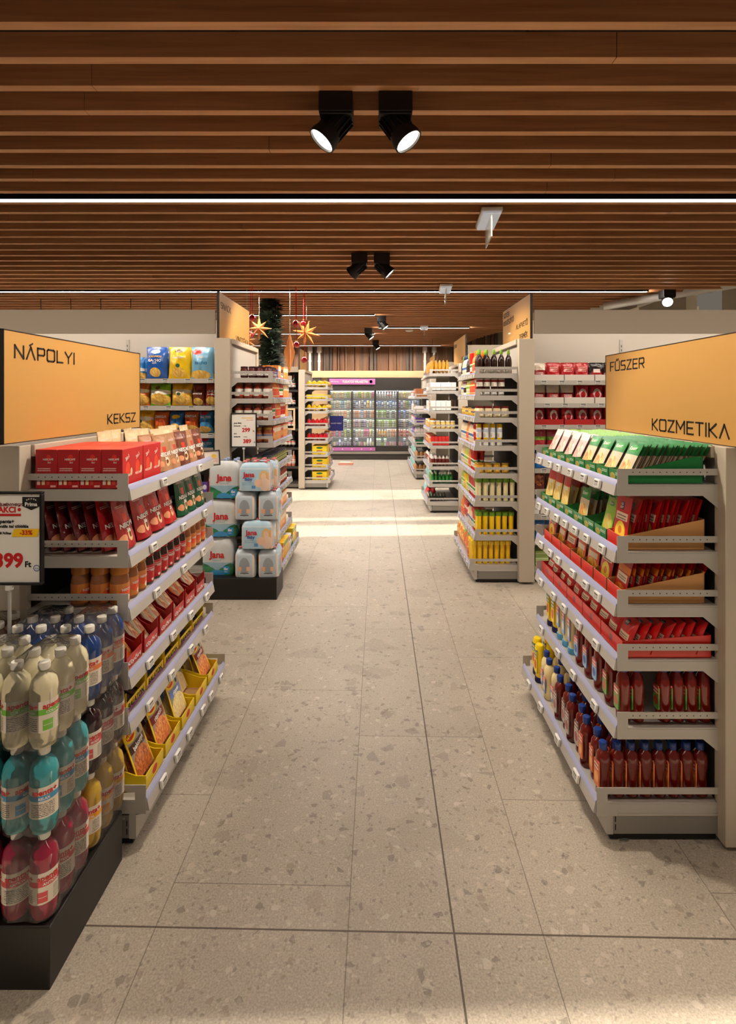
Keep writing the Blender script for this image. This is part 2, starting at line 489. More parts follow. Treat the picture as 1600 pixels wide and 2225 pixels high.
# track spotlights
SPOTM = mat('black_spot_body', (16, 14, 13), 0.45, bump=0.0)
LENSM = mat('spot_lens', (255, 242, 225), 0.3, emit=LENS_E)
def spotlight(x, y, d, label, power=SPOT_E, col=(1.0, 0.88, 0.72), cone=70):
    t = empty('ceiling_spotlight', (x, y, 3.0))
    tag(t, label, 'spotlight', 'black ceiling spotlights')
    b = MB(); b.box(-0.075, 0.075, -0.02, 0.12, -0.088, 0.0, SPOTM); b.box(-0.072, 0.072, -0.017, 0.117, -0.1, -0.088, SPOTM)
    b.build('driver_box', t, bevel=0.003)
    dv = Vector(d).normalized(); q = dv.to_track_quat('Z', 'Y').to_matrix().to_4x4()
    base = Vector((0.0, 0.05, -0.11))
    M = Matrix.Translation(base) @ q
    b = MB(); b.lathe([(0.034, -0.05), (0.05, -0.03), (0.052, 0.03), (0.066, 0.085), (0.068, 0.11), (0.061, 0.11), (0.060, 0.098)], SPOTM, 24)
    for k in range(14):
        a = 2 * PI * k / 14
        i0 = len(b.v); b.box(-0.002, 0.002, 0.04, 0.062, -0.045, 0.05, SPOTM); b.xf(Matrix.Rotation(a, 4, 'Z'), i0)
    b.xf(M); b.build('lamp_head', t)
    b = MB(); b.lathe([(0.059, 0.100), (0.045, 0.103), (0.0001, 0.104)], LENSM, 24); b.xf(M); b.build('lens', t)
    b = MB(); b.tube((0, 0.05, -0.10), (0, 0.05, -0.13), 0.016, SPOTM, 10); b.build('swivel_joint', t)
    ld = bpy.data.lights.new('spot_beam', 'SPOT'); ld.energy = power; ld.spot_size = R(cone); ld.spot_blend = 0.6; ld.shadow_soft_size = 0.05; ld.color = col
    lo = bpy.data.objects.new('spot_beam', ld); COL.objects.link(lo); lo.parent = t
    lo.location = base + dv * 0.125; lo.rotation_euler = (-dv).to_track_quat('Z', 'Y').to_euler()
spotlight(-0.19, 2.37, (-0.62, -0.12, -0.78), 'large black spotlight tilted toward the coffee shelving, nearest pair')
spotlight(0.075, 2.37, (0.55, -0.14, -0.82), 'large black spotlight tilted toward the spice shelving, nearest pair')
spotlight(-0.18, 5.0, (-0.75, 0.35, -0.6), 'black spotlight with its lens turned away, middle pair')
spotlight(0.03, 5.0, (0.7, 0.0, -0.7), 'black spotlight showing a slim bright lens, middle pair')
spotlight(3.65, 6.7, (-0.35, -0.75, -0.5), 'black spotlight hanging at the open duct corner')
spotlight(0.05, 8.85, (0.6, -0.1, -0.78), 'single black spotlight at the end of the star-side light line')
spotlight(-0.2, 10.4, (0.6, -0.1, -0.78), 'single black spotlight above the smoke detector')
spotlight(-0.07, 12.6, (0.5, -0.1, -0.8), 'farthest single black spotlight, before the slatted back wall')

# emergency exit signs with hanging clear blades, smoke detector
def exit_sign(x, y, s, label):
    t = empty('emergency_exit_sign', (x, y, 3.0)); t.rotation_euler = (0, 0, R(-4))
    tag(t, label, 'exit sign', 'hanging emergency signs')
    EM = mat('emergency_diffuser', (222, 232, 246), 0.35, emit=0.12)
    b = MB(); b.box(-0.075, 0.075, -0.2, 0.2, -0.028, 0, WHITE); b.build('housing', t, bevel=0.006)
    b = MB(); b.box(-0.066, 0.066, -0.19, 0.19, -0.046, -0.028, EM); b.build('diffuser', t, bevel=0.006)
    b = MB(); b.box(-0.004, 0.004, -0.17, 0.15, -0.20, -0.045, mat('clear_blade', (214, 220, 206), 0.2, trans=0.15, coat=0.4))
    b.build('blade', t)
exit_sign(0.82, 3.98, 1, 'nearest white emergency sign with hanging clear blade')
exit_sign(0.82, 6.55, 1, 'middle white emergency sign with hanging clear blade')
exit_sign(0.87, 10.2, 1, 'farthest white emergency sign with hanging clear blade')
b = MB(); b.lathe([(0.06, -0.03), (0.08, -0.012), (0.08, 0.0)], WHITE, 20, c=(0.62, 10.75, 3.0)); tag(b.build('smoke_detector'), 'round white smoke detector on the slats', 'smoke detector')

# back wall: slatted upper wall, wood bulkhead over the coolers
BW = [wood_material('wall_slat_brown', (92, 62, 42), (124, 88, 62), 1, 2), wood_material('wall_slat_tan', (110, 80, 56), (138, 102, 74), 1, 2),
      wood_material('wall_slat_grey', (76, 64, 54), (100, 86, 74), 1, 2)]
b = MB(); x = -4.5
while x < 3.2:
    wd = rnd.uniform(0.035, 0.11); dp = rnd.uniform(0.02, 0.09)
    b.box(x, x + wd, 14.62 - dp, 14.7, 2.35, 3.4, rnd.choice(BW)); x += wd + rnd.choice((0.0, 0.02))
b.box(-4.5, 3.2, 14.7, 14.99, 2.35, 3.9, BW[0])
struct(b.build('wall_back_slats'))
WP = wood_material('light_oak_panel', (206, 170, 126), (222, 188, 146), 1, 0, 0.5)
b = MB(); b.box(-4.5, 3.2, 14.18, 14.75, 2.17, 2.35, WP); b.box(-4.5, -1.36, 14.24, 14.75, 0, 2.17, WP); b.box(1.22, 3.2, 14.24, 14.75, 0, 2.17, WP)
struct(b.build('wall_back_panel'))
b = MB(); b.box(-1.83, -1.52, 14.2, 14.24, 1.98, 2.19, mat('dark_grille', (72, 70, 68), 0.6))
for i in range(5): b.box(-1.81, -1.54, 14.195, 14.2, 2.0 + i * 0.037, 2.012 + i * 0.037, METAL_D)
tag(b.build('ventilation_grille'), 'dark square grille on the oak panel beside the cooler', 'vent')
RB_ = MB()
for px in (-4.62, -4.21, -3.8, -3.39, -2.99, -2.56): RB_.tube((px, 7.3, 2.8), (px, 7.3, 3.0), .005, BLACK, 6)
RB_.box(-4.9, -2.3, 7.27, 7.33, 2.74, 2.8, BLACK)
tag(RB_.build('hanging_rail'), 'black rail on thin rods hanging behind the crisp rack canopy', 'rail')
# white conduit drops in front of the slatted wall
CON = mat('white_conduit', (205, 200, 190), 0.5)
for i, (x, l) in enumerate(((-1.85, 'outermost by the stars'), (-1.60, 'second by the stars'), (1.25, 'above the cooler end'), (1.50, 'beside the yellow department board'))):
    b = MB(); b.tube((x, 14.4, 2.35), (x, 14.4, 2.85), 0.035, CON, 12); b.tube((x, 14.4, 2.85), (x, 14.4, 3.0), 0.07, CON, 12, 0.06); b.tube((x, 14.4, 2.6), (x, 14.4, 2.64), 0.045, CON, 12)
    tag(b.build('conduit_drop'), 'white vertical conduit on the slatted back wall, ' + l, 'pipe')
# ------------------------------------------------------------------ shelving units, rails, guards, price tags
def guard_plate(b, s, xl, xs, y, z, zt=0.058, zb=-0.042, dots=True, base=False):
    """side guard of a shelf: a tab at the lip, a rail along the top, a strip below, a gap between"""
    t = 0.003
    def bx(a, c, z0, z1): b.box(s * a, s * c, y - t / 2, y + t / 2, z0, z1, METAL)
    bx(xl - 0.008, xl + 0.032, z + zb, z + zt)
    bx(xl + 0.032, xs, z + zt - 0.024, z + zt)
    bx(xl + 0.032, xs, z + zb, z - 0.006)
    if not base:
        b.prism([(s * (xs - 0.055), z + zb), (s * xs, z + zb), (s * xs, z + zb - 0.045)], y - t / 2, y + t / 2, METAL)
    if dots:
        n = 12
        for i in range(n):
            x = xl + 0.05 + (xs - xl - 0.09) * i / (n - 1)
            b.box(s * (x - 0.0018), s * (x + 0.0018), y - t / 2 - 0.0006, y + t / 2 + 0.0006, z + zt - 0.0145, z + zt - 0.0110, INK)

def rail_mb(s, xl, y0, y1, z, riser=0.018):
    b = MB()
    b.prism([(s * (xl), z - 0.042), (s * (xl - 0.019), z - 0.042), (s * (xl - 0.012), z - 0.006), (s * xl, z - 0.004)], y0, y1, METAL)
    if riser: b.prism([(s * xl, z - 0.004), (s * (xl - 0.012), z - 0.006), (s * (xl - 0.010), z + 0.002), (s * (xl - 0.002), z + riser * 0.6), (s * xl, z + riser * 0.6)], y0, y1, RAILB)
    return b

_TAG = {}
def tag_proto(w=0.05, h=0.034, t=0.012):
    def f():
        b = MB(); b.box(-w / 2, w / 2, -t, 0, -h / 2, h / 2, WHITE)
        o = b.build('price_tag', bevel=0.003)
        b = MB(); b.box(-w / 2 + 0.006, w / 2 - 0.006, -t - 0.0008, -t, -h / 2 + 0.005, h / 2 - 0.005, WHITE, front=SCREEN); b.build('screen', o)
        return o
    return Proto(f, 'price tag', 'white electronic price tag', w, t, h)
TAGP = tag_proto()
def far_tag_proto():
    def f():
        b = MB(); b.box(-0.026, 0.026, -0.006, 0, -0.017, 0.017, WHITE, front=SCREEN); return b.build('shelf_label')
    return Proto(f, 'price tag', 'small white shelf label', 0.05, 0.01, 0.034)
FTAGP = far_tag_proto()

def unit(s, name, label, xl, xb, xs, xe, y0, y1, ztop, levels, bz, group, near_face=True, guards=True, riser=0.018):
    """one two metre-deep aisle unit seen from its shopping side; s is -1 for the left side, +1 for the right"""
    t = empty(name, (s * (xs + xe) / 2, y0, 0)); ox, oy = s * (xs + xe) / 2, y0
    tag(t, label, 'shelving unit', group)
    def done(b, nm, **k):
        for i in range(len(b.v)): x, y, z = b.v[i]; b.v[i] = (x - ox, y - oy, z)
        return b.build(nm, t, **k)
    b = MB(); b.box(s * xs, s * xe, y0 - 0.045, y0 + 0.02, 0.02, ztop, BEIGE); done(b, 'end_post', bevel=0.003)
    b = MB(); b.box(s * xs, s * xe, y1 - 0.02, y1 + 0.045, 0.02, ztop, BEIGE); done(b, 'end_post', bevel=0.003)
    b = MB(); b.box(s * (xs - 0.012), s * xe, y0 + 0.02, y1 - 0.02, ztop - 0.045, ztop, BEIGE)
    done(b, 'top_cap', bevel=0.003)
    lt = levels[0] + 0.14
    b = MB(); b.box(s * (xs + 0.02), s * (xe - 0.02), y0 + 0.02, y1 - 0.02, levels[0] - .01, ztop - 0.045, mat('back_panel_grey', (176, 170, 162), 0.5)); b.box(s * (xs + 0.005), s * (xe - 0.02), y0 + 0.02, y1 - 0.02, 0.05, levels[0] - .01, mat('back_panel_dark', (36, 31, 28), 0.7))  # lower panel darkened: shade between the shelves put into its colour
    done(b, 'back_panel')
    b = MB()
    b.box(s * (xb + 0.055), s * xs, y0 + 0.0, y1 - 0.0, 0.035, 0.118, METAL_D)
    b.box(s * (xb + 0.03), s * (xb + 0.055), y0 + 0.003, y1 - 0.003, 0.03, 0.125, METAL)
    for k in range(2): b.box(s * (xb + 0.06), s * (xb + 0.063), y0 - 0.002, y0, 0.05 + k * 0.03, 0.07 + k * 0.03, INK)
    b.box(s * (xb + 0.07), s * xs, y0 - 0.004, y0, 0.105, 0.112, METAL)
    done(b, 'plinth')
    b = MB(); b.box(s * (xb + 0.045), s * (xs - 0.0), y0 + 0.012, y1 - 0.012, 0.008, 0.035, BLACK); done(b, 'kick_strip')
    for yy in (y0 + 0.03, y1 - 0.04):
        b = MB(); b.lathe([(0.026, 0.0), (0.026, 0.006), (0.008, 0.012), (0.008, 0.035)], CHROME, 14, c=(s * (xb + 0.10), yy, 0)); done(b, 'levelling_foot')
    # base shelf
    b = MB(); b.box(s * xb, s * xs, y0, y1, bz - 0.012, bz, METAL)
    b.prism([(s * (xb + 0.03), 0.118), (s * xb, bz - 0.05), (s * xb, bz - 0.012), (s * (xb + 0.05), bz - 0.012)], y0 + 0.002, y1 - 0.002, METAL_D)
    sh = done(b, 'base_shelf')
    b = rail_mb(s, xb, y0 + 0.004, y1 - 0.004, bz, riser); rl = done(b, 'price_rail'); 
    for yy in (y0, y1):
        b = MB(); guard_plate(b, s, xb, xs, yy, bz, 0.055, -0.05, dots=False, base=True); done(b, 'side_guard')
    for z in levels:
        b = MB(); b.box(s * xl, s * xs, y0, y1, z - 0.022, z, METAL); done(b, 'shelf')
        b = rail_mb(s, xl, y0 + 0.004, y1 - 0.004, z, riser); done(b, 'price_rail')
        for yy in (y0, y1):
            b = MB(); guard_plate(b, s, xl, xs, yy, z, dots=(near_face and yy == y0)); done(b, 'side_guard')
    return t

def tags_on(s, xl, z, ys, where, proto=None, group=None, drop=0.021):
    pr = proto or TAGP
    for i, y in enumerate(ys):
        lab = f'{pr.desc}, {where}, {ORD[i + 1]} from near end' if proto is None or proto is TAGP else f'{pr.desc}, {where}, {ORD[i + 1]} from near end'
        put(pr, (s * (xl - 0.0165), y, z - drop), -s * PI / 2, lab, group or f'price tags, {where}', rx=R(-9) )

# ---- stroke lettering for the department boards
ST = {
 'N': (0.8, [[(0, 0), (0, 1), (.8, 0), (.8, 1)]]), 'A': (0.8, [[(0, 0), (.4, 1), (.8, 0)]]), 'Á': (0.8, [[(0, 0), (.4, 1), (.8, 0)], [(.32, 1.16), (.55, 1.3)]]),
 'P': (0.7, [[(0, 0), (0, 1), (.6, 1), (.7, .9), (.7, .52), (.6, .42), (0, .42)]]), 'O': (0.8, [[(.1, 0), (0, .1), (0, .9), (.1, 1), (.7, 1), (.8, .9), (.8, .1), (.7, 0), (.1, 0)]]),
 'L': (0.65, [[(0, 1), (0, 0), (.65, 0)]]), 'Y': (0.8, [[(0, 1), (.4, .5), (.8, 1)], [(.4, .5), (.4, 0)]]), 'I': (0.0, [[(0, 0), (0, 1)]]),
 'K': (0.7, [[(0, 0), (0, 1)], [(.66, 1), (.1, .5), (.7, 0)]]), 'E': (0.65, [[(.65, 1), (0, 1), (0, 0), (.65, 0)], [(0, .5), (.55, .5)]]),
 'É': (0.65, [[(.65, 1), (0, 1), (0, 0), (.65, 0)], [(0, .5), (.55, .5)], [(.25, 1.14), (.48, 1.28)]]),
 'S': (0.7, [[(.7, 1), (.1, 1), (0, .9), (0, .6), (.1, .5), (.6, .5), (.7, .4), (.7, .1), (.6, 0), (0, 0)]]),
 'Z': (0.7, [[(0, 1), (.7, 1), (0, 0), (.7, 0)]]), 'F': (0.62, [[(.62, 1), (0, 1), (0, 0)], [(0, .5), (.52, .5)]]),
 'Ű': (0.75, [[(0, 1), (0, .1), (.1, 0), (.65, 0), (.75, .1), (.75, 1)], [(.2, 1.13), (.32, 1.28)], [(.45, 1.13), (.57, 1.28)]]),
 'Ü': (0.75, [[(0, 1), (0, .1), (.1, 0), (.65, 0), (.75, .1), (.75, 1)], [(.2, 1.15), (.26, 1.15)], [(.5, 1.15), (.56, 1.15)]]),
 'R': (0.7, [[(0, 0), (0, 1), (.6, 1), (.7, .9), (.7, .55), (.6, .45), (0, .45)], [(.35, .45), (.7, 0)]]),
 'M': (0.9, [[(0, 0), (0, 1), (.45, .35), (.9, 1), (.9, 0)]]), 'T': (0.7, [[(0, 1), (.7, 1)], [(.35, 1), (.35, 0)]]),
 'C': (0.7, [[(.7, 1), (.1, 1), (0, .9), (0, .1), (.1, 0), (.7, 0)]]), 'V': (0.8, [[(0, 1), (.4, 0), (.8, 1)]]),
 'G': (0.75, [[(.72, 1), (.1, 1), (0, .9), (0, .1), (.1, 0), (.72, 0), (.72, .5), (.4, .5)]]),
 'Í': (0.05, [[(0, 0), (0, 1)], [(-.02, 1.13), (.16, 1.28)]]),
 'Ő': (0.8, [[(.1, 0), (0, .1), (0, .9), (.1, 1), (.7, 1), (.8, .9), (.8, .1), (.7, 0), (.1, 0)], [(.22, 1.13), (.34, 1.28)], [(.47, 1.13), (.59, 1.28)]]),
}
def stroke_text(b, txt, h, fn, width=None, wt=0.135, gap=0.30):
    """fn(u, v, d) -> point; u along the word, v up, d out of the board"""
    tot = sum(ST[c][0] + gap for c in txt) - gap
    sx = h if width is None else width / tot
    u = 0.0; hw = wt * h / 2
    for c in txt:
        wd, lines = ST[c]
        for ln in lines:
            for (a0, b0), (a1, b1) in zip(ln, ln[1:]):
                p, q = Vector(((u + a0) * sx, b0 * h)), Vector(((u + a1) * sx, b1 * h))
                d = (q - p); d = d.normalized() * hw; n = Vector((-d.y, d.x)); p = p - d; q = q + d
                k = b.add([fn(*(p + n), 0), fn(*(p - n), 0), fn(*(q - n), 0), fn(*(q + n), 0), fn(*(p + n), 0.0015), fn(*(p - n), 0.0015), fn(*(q - n), 0.0015), fn(*(q + n), 0.0015)])
                for f in ((4, 5, 6, 7), (0, 1, 5, 4), (1, 2, 6, 5), (2, 3, 7, 6), (3, 0, 4, 7)): b.face([k + i for i in f], INK)
        u += wd + gap
SIGNM = mat('amber_sign_panel', (190, 144, 76), 0.42, coat=0.1)
SIGNE = mat('dark_sign_edge', (38, 30, 24), 0.5)
def dept_sign(s, x, y0, y1, z0, z1, words, label):
    t = empty('department_sign', (s * x, y0, z0)); tag(t, label, 'sign', 'amber department boards')
    b = MB(); b.box(-0.009, 0.009, 0.003, y1 - y0, 0.003, z1 - z0 - 0.003, SIGNM); b.build('board', t)
    b = MB(); b.box(-0.011, 0.011, 0, 0.003, 0, z1 - z0, SIGNE); b.box(-0.011, 0.011, 0, y1 - y0, z1 - z0 - 0.003, z1 - z0, SIGNE); b.box(-0.011, 0.011, y1 - y0, y1 - y0 + 0.003, 0, z1 - z0, SIGNE)
    b.box(-0.011, 0.011, 0, y1 - y0, 0, 0.003, SIGNE)
    b.build('edge_trim', t)
    for txt, ya, yb, zb, h in words:     # ya: world Y where the word starts when read
        b = MB(); dr = 1 if yb > ya else -1
        stroke_text(b, txt, h, lambda u, v, d: (-s * (0.0095 + d), ya + dr * u - y0, zb + v - z0), width=abs(yb - ya))
        b.build('lettering', t)
# ------------------------------------------------------------------ goods: prototypes
def flat(y=-0.0006):
    return lambda cx, cz, tilt=0.0: (lambda x, z: (cx + x * math.cos(tilt) - z * math.sin(tilt), y, cz + x * math.sin(tilt) + z * math.cos(tilt)))
def P_box(name, cat, desc, w, d, h, pm, side=None, top=None, text=(), flaps=False):
    """carton; text = (string, size, cx, cz, material, tilt) on the front, with 's' first for the side"""
    def f():
        b = MB(); b.box(-w / 2, w / 2, -d / 2, d / 2, 0, h, side or pm, front=pm, top=top or side or pm, side=side or pm)
        o = b.build(name, bevel=min(0.0025, w * 0.03))
        if text:
            b = MB()
            for T_ in text:
                sd = T_[0] == 's'; tt = T_[1:] if sd else T_
                st, sz, cx, cz, mt, tl = tt
                if sd:
                    for sg in (-1, 1):
                        b.text(st, sz, mt, lambda x, z, sg=sg: (sg * (w / 2 + 0.0006), sg * (cx + x * math.cos(tl) - z * math.sin(tl)), cz + x * math.sin(tl) + z * math.cos(tl)), bold=0.02)
                else:
                    b.text(st, sz, mt, lambda x, z: (cx + x * math.cos(tl) - z * math.sin(tl), -d / 2 - 0.0006, cz + x * math.sin(tl) + z * math.cos(tl)), bold=0.02)
            b.build('printing', o)
        return o
    return Proto(f, cat, desc, w, d, h)

def pouch_fn(w, h, d, kind='doy', seed=1, wr=0.06):
    rr = random.Random(seed); ph = [rr.uniform(0, 6.28) for _ in range(6)]
    def thick(u, v):
        e = max(0.0, 1 - abs(2 * u - 1) ** 3.0) ** 0.6
        if kind == 'doy': g = (1 - v) ** 0.7 * 0.92 + 0.08 if v < 0.90 else 0.05
        elif kind == 'pillow': g = max(0.0, math.sin(PI * min(1, max(0, (v - 0.05) / 0.9)))) ** 0.55
        else: g = 1.0
        if kind == 'doy' and v >= 0.90: g = 0.06
        wv = 1 + wr * math.sin(9 * u + ph[0] + 4 * v) * math.sin(11 * v + ph[1]) + wr * math.sin(21 * u + ph[2]) * math.sin(5 * v + ph[3])
        return d / 2 * e * g * wv + 0.0012
    def half(v):
        pin = 1 - 0.05 * math.sin(PI * v) if kind == 'pillow' else 1 - 0.04 * (1 - v) * (v < 0.1)
        return w / 2 * pin
    def front(u, v): return ((2 * u - 1) * half(v), -thick(u, v), v * h)
    def back(u, v): return ((2 * u - 1) * half(v), thick(u, v), v * h)
    return front, back, thick
def P_pouch(name, cat, desc, w, d, h, pm, kind='doy', text=(), seed=1, nu=10, nv=12, seal=None, wr=0.06, back=None):
    def f():
        fr, bk, th = pouch_fn(w, h, d, kind, seed, wr)
        b = MB(); b.grid(fr, nu, nv, pm); b.grid(bk, nu, nv, back or pm, flip=True)
        if kind == 'doy':
            n = nu
            k = b.add([fr(i / n, 0) for i in range(n + 1)] + [bk(i / n, 0) for i in range(n + 1)])
            for i in range(n): b.face([k + i + 1, k + i, k + n + 1 + i, k + n + 2 + i], pm)
        o = b.build(name, sharp=60)
        if seal:
            b = MB(); b.box(-w / 2, w / 2, -0.0022, 0.0022, h * 0.93, h * 1.0, seal); b.build('top_seal', o)
        if text:
            b = MB()
            for st, sz, cu, cv, mt, tl in text:
                def fn(x, z):
                    xx = x * math.cos(tl) - z * math.sin(tl); zz = x * math.sin(tl) + z * math.cos(tl)
                    u = min(0.97, max(0.03, cu + xx / w)); v = min(0.99, max(0.01, cv + zz / h))
                    p = fr(u, v); return (p[0], p[1] - 0.0022, p[2])
                b.text(st, sz, mt, fn, bold=0.03)
            b.build('printing', o)
        return o
    return Proto(f, cat, desc, w, d, h)

def P_bottle(name, cat, desc, prof, body, cap=None, label=None, sy=1.0, seg=16, lab=None, text=(), sq=0.0, simple=False, panel=None):
    """prof/cap: [(r, z)]; lab=(z0, z1, r) wrap-round label; panel=(half width, z0, z1, y) flat front label"""
    rmax = max(p[0] for p in prof); h = (cap or prof)[-1][1]
    def f():
        b = MB(); b.lathe(prof, body, seg=seg, sy=sy, sq=sq)
        if simple:
            if cap: b.lathe(cap, simple, seg=max(8, seg - 4), sy=min(1, sy * 1.2))
            if lab: b.lathe([(lab[2], lab[0]), (lab[2], lab[1])], label, seg=seg, sy=sy, sq=sq)
            return b.build(name)
        o = b.build(name)
        return o
    def g():
        if simple: return f()
        o = f()
        if cap:
            b = MB(); b.lathe(cap, capm[0], seg=seg); b.build('cap', o)
        if lab:
            b = MB(); b.lathe([(lab[2], lab[0]), (lab[2], lab[1])], label, seg=seg, sy=sy, sq=sq); lo = b.build('label', o)
            if text:
                b = MB()
                for st, sz, a0, z, mt in text:
                    r = lab[2] + 0.0008
                    def fn(x, zz, a0=a0, z=z):
                        a = -PI / 2 + a0 + x / r; return (r * math.cos(a), sy * r * math.sin(a), z + zz)
                    b.text(st, sz, mt, fn, bold=0.03)
                b.build('lettering', lo)
        if panel:
            hw, z0, z1, yy = panel
            b = MB(); b.prism([(-hw, z0 + .006), (-hw + .006, z0), (hw - .006, z0), (hw, z0 + .006), (hw, z1 - .006), (hw - .006, z1), (-hw + .006, z1), (-hw, z1 - .006)], -yy - 0.001, -yy + 0.004, label)
            # planar uv on the front
            for i, fc in enumerate(b.f): b.uv[i] = [((b.v[q][0] + hw) / (2 * hw), (b.v[q][2] - z0) / (z1 - z0)) for q in fc]
            b.build('label', o)
        return o
    capm = [None]
    p = Proto(g, cat, desc, 2 * rmax, 2 * rmax * sy, h); p.capm = capm
    return p
def with_cap(p, m): p.capm[0] = m; return p

def P_jar(name, desc, r, h, body, lid, label=None, seg=14, lz=None, waist=0.0, simple=True, text=(), cat='jar', lidh=0.16):
    hl = h * lidh
    prof = [(r * .9, 0), (r, h * .05), (r * (1 - waist), h * .45), (r, h - hl * 1.9), (r * .86, h - hl)]
    cap = [(r * .93, h - hl), (r * .95, h - hl * .8), (r * .95, h - 0.002), (r * .88, h)]
    lz = lz or (h * .16, h * .62)
    if simple: return P_bottle(name, cat, desc, prof, body, cap, label, seg=seg, lab=(lz[0], lz[1], r * 1.012) if label else None, simple=lid)
    return with_cap(P_bottle(name, cat, desc, prof, body, cap, label, seg=seg, lab=(lz[0], lz[1], r * 1.012) if label else None, text=text), lid)

def P_tray(name, desc, w, d, hf, hb, side, inner=None, front=None, t=0.003, curve=True, cat='display carton'):
    """open display carton: low front, high back, sides cut down toward the front"""
    def f():
        inn = inner or side
        b = MB(); b.box(-w / 2, w / 2, -d / 2, d / 2, 0, t, inn)
        b.box(-w / 2, w / 2, -d / 2, -d / 2 + t, t, hf, side, front=front or side)
        b.box(-w / 2, w / 2, d / 2 - t, d / 2, t, hb, side)
        if curve: pts = [(-d / 2, 0), (d / 2, 0), (d / 2, hb), (d * .38, hb), (-d * .18, hf + (hb - hf) * .32), (-d * .38, hf)]; pts.append((-d / 2, hf))
        else: pts = [(-d / 2, 0), (d / 2, 0), (d / 2, hb), (-d / 2, hf)]
        for sg in (-1, 1):
            b.prism(pts, sg * w / 2, sg * (w / 2 - t), side, axis='x')
        return b.build(name)
    return Proto(f, cat, desc, w, d, hb)
def P_shelfbox(name, desc, w, d, h, side, inner, lip=0.05, text=None):
    """display box with a cut away front and a tall back"""
    def f():
        t = 0.0025
        b = MB(); b.box(-w / 2, w / 2, -d / 2, d / 2, 0, t, inner)
        b.box(-w / 2, w / 2, -d / 2, -d / 2 + t, t, lip, side)
        b.box(-w / 2, w / 2, d / 2 - t, d / 2, t, h, side)
        for sg in (-1, 1): b.prism([(-d / 2, 0), (d / 2, 0), (d / 2, h), (d * 0.2, h), (-d * 0.05, lip * 1.6), (-d * .3, lip * 1.15), (-d / 2, lip * 1.9)], sg * w / 2, sg * (w / 2 - t), side, axis='x')
        o = b.build(name)
        if text:
            b = MB(); b.text(text[0], text[1], text[2], lambda x, z: (x, -d / 2 - 0.0008, lip * .3 + z), bold=0.03, width=min(w * .8, 0.2)); b.build('printing', o)
        return o
    return Proto(f, 'display carton', desc, w, d, h)

# ---- simple coloured goods for the distant shelves
def q(r, g, b): return (r, g, b)
def far_label(name, base, band, extra=None):
    L = [('r', 0, .55, 1, .85, band), ('t', .3, .1, .7, .45, tuple(int(x * .45) for x in base), 3)]
    if extra: L.append(('f', .5, .32, .18, .26, extra, tuple(min(255, x + 50) for x in extra), 30))
    return PR('lab_' + name, base, L, rough=.45)
CREAM = q(238, 222, 178)
def B(prof, s): return [(a * s, c * s) for a, c in prof]
SQZ = [(.026, 0), (.029, .006), (.026, .07), (.030, .12), (.026, .15), (.012, .17)]
SQC = [(.015, .17), (.016, .175), (.016, .20), (.014, .203)]
INV = [(.024, .03), (.027, .05), (.029, .12), (.031, .17), (.030, .185), (.022, .193)]
INC = [(.025, .0), (.026, .005), (.025, .03), (.02, .031)]
SYR = [(.028, 0), (.031, .01), (.031, .11), (.024, .145), (.012, .165), (.011, .175)]
SYC = [(.013, .17), (.015, .175), (.012, .2), (.008, .215)]
TOPC = [(.030, .165), (.031, .17), (.030, .2), (.027, .203)]
TOPB = [(.026, 0), (.028, .005), (.027, .08), (.030, .165)]
WINE = [(.034, 0), (.037, .006), (.037, .18), (.030, .21), (.014, .235), (.013, .29)]
WINC = [(.0145, .245), (.015, .29), (.014, .3), (.013, .302)]
def fb(name, desc, prof, cap, body, capm, lab=None, labm=None, sy=1.0, seg=12, cat='bottle'):
    return P_bottle(name, cat, desc, prof, body, cap, labm, sy=sy, seg=seg, lab=lab, simple=capm)
G = {}
def gm(n, c, **k): return mat('glaze_' + n, c, k.pop('rough', .22), coat=.3, **k)
G['syrup'] = fb('syrup_bottle', 'dark syrup bottle, green cap', SYR, SYC, gm('syrup', (44, 20, 12)), mat('cap_lime', (120, 170, 40), .4), (.0, .03, .032), mat('white_base', (225, 220, 210), .5))
G['sauce_dk'] = fb('sauce_bottle', 'dark sauce bottle, white base', INV, INC, gm('bbq', (52, 22, 14)), WHITE, (.08, .15, .0315), far_label('bbq', (228, 220, 205), (150, 40, 30)))
G['mayojar'] = P_jar('mayonnaise_jar', 'cream mayonnaise jar, red lid', .036, .10, gm('cream', CREAM), mat('lid_darkred', (120, 22, 24), .35), far_label('mj', (236, 224, 190), (150, 28, 30)))
G['mustard_w'] = fb('mustard_bottle', 'yellow mustard bottle with white label', INV, INC, gm('mustard', (242, 200, 24)), WHITE, (.07, .16, .0315), far_label('mus', (235, 232, 225), (190, 200, 220)), sy=.8)
G['mustardjar'] = P_jar('mustard_jar', 'mustard jar with golden lid', .034, .085, gm('mjar', (202, 150, 40)), mat('lid_gold', (190, 150, 60), .3, metal=.6), far_label('mjl', (222, 180, 70), (236, 210, 120)))
G['mayo_g'] = fb('mayonnaise_bottle', 'pale mayonnaise bottle with green cap', TOPB, TOPC, gm('mayo', (238, 226, 178)), mat('cap_green', (112, 158, 40), .35), sy=.8)
G['must_g'] = fb('mustard_bottle', 'yellow mustard bottle with green cap', TOPB, TOPC, gm('must2', (248, 205, 18)), mat('cap_green', (112, 158, 40), .35), sy=.8)
G['must_y'] = fb('mustard_bottle', 'all yellow mustard bottle', TOPB, TOPC, gm('must3', (246, 198, 20)), gm('must4', (250, 210, 40)), sy=.8)
G['ketch'] = fb('ketchup_bottle', 'red ketchup bottle with label', TOPB, TOPC, gm('ketch', (186, 26, 20)), mat('cap_red', (200, 30, 24), .35), (.03, .1, .029), far_label('k', (240, 230, 215), (40, 120, 50)), sy=.8)
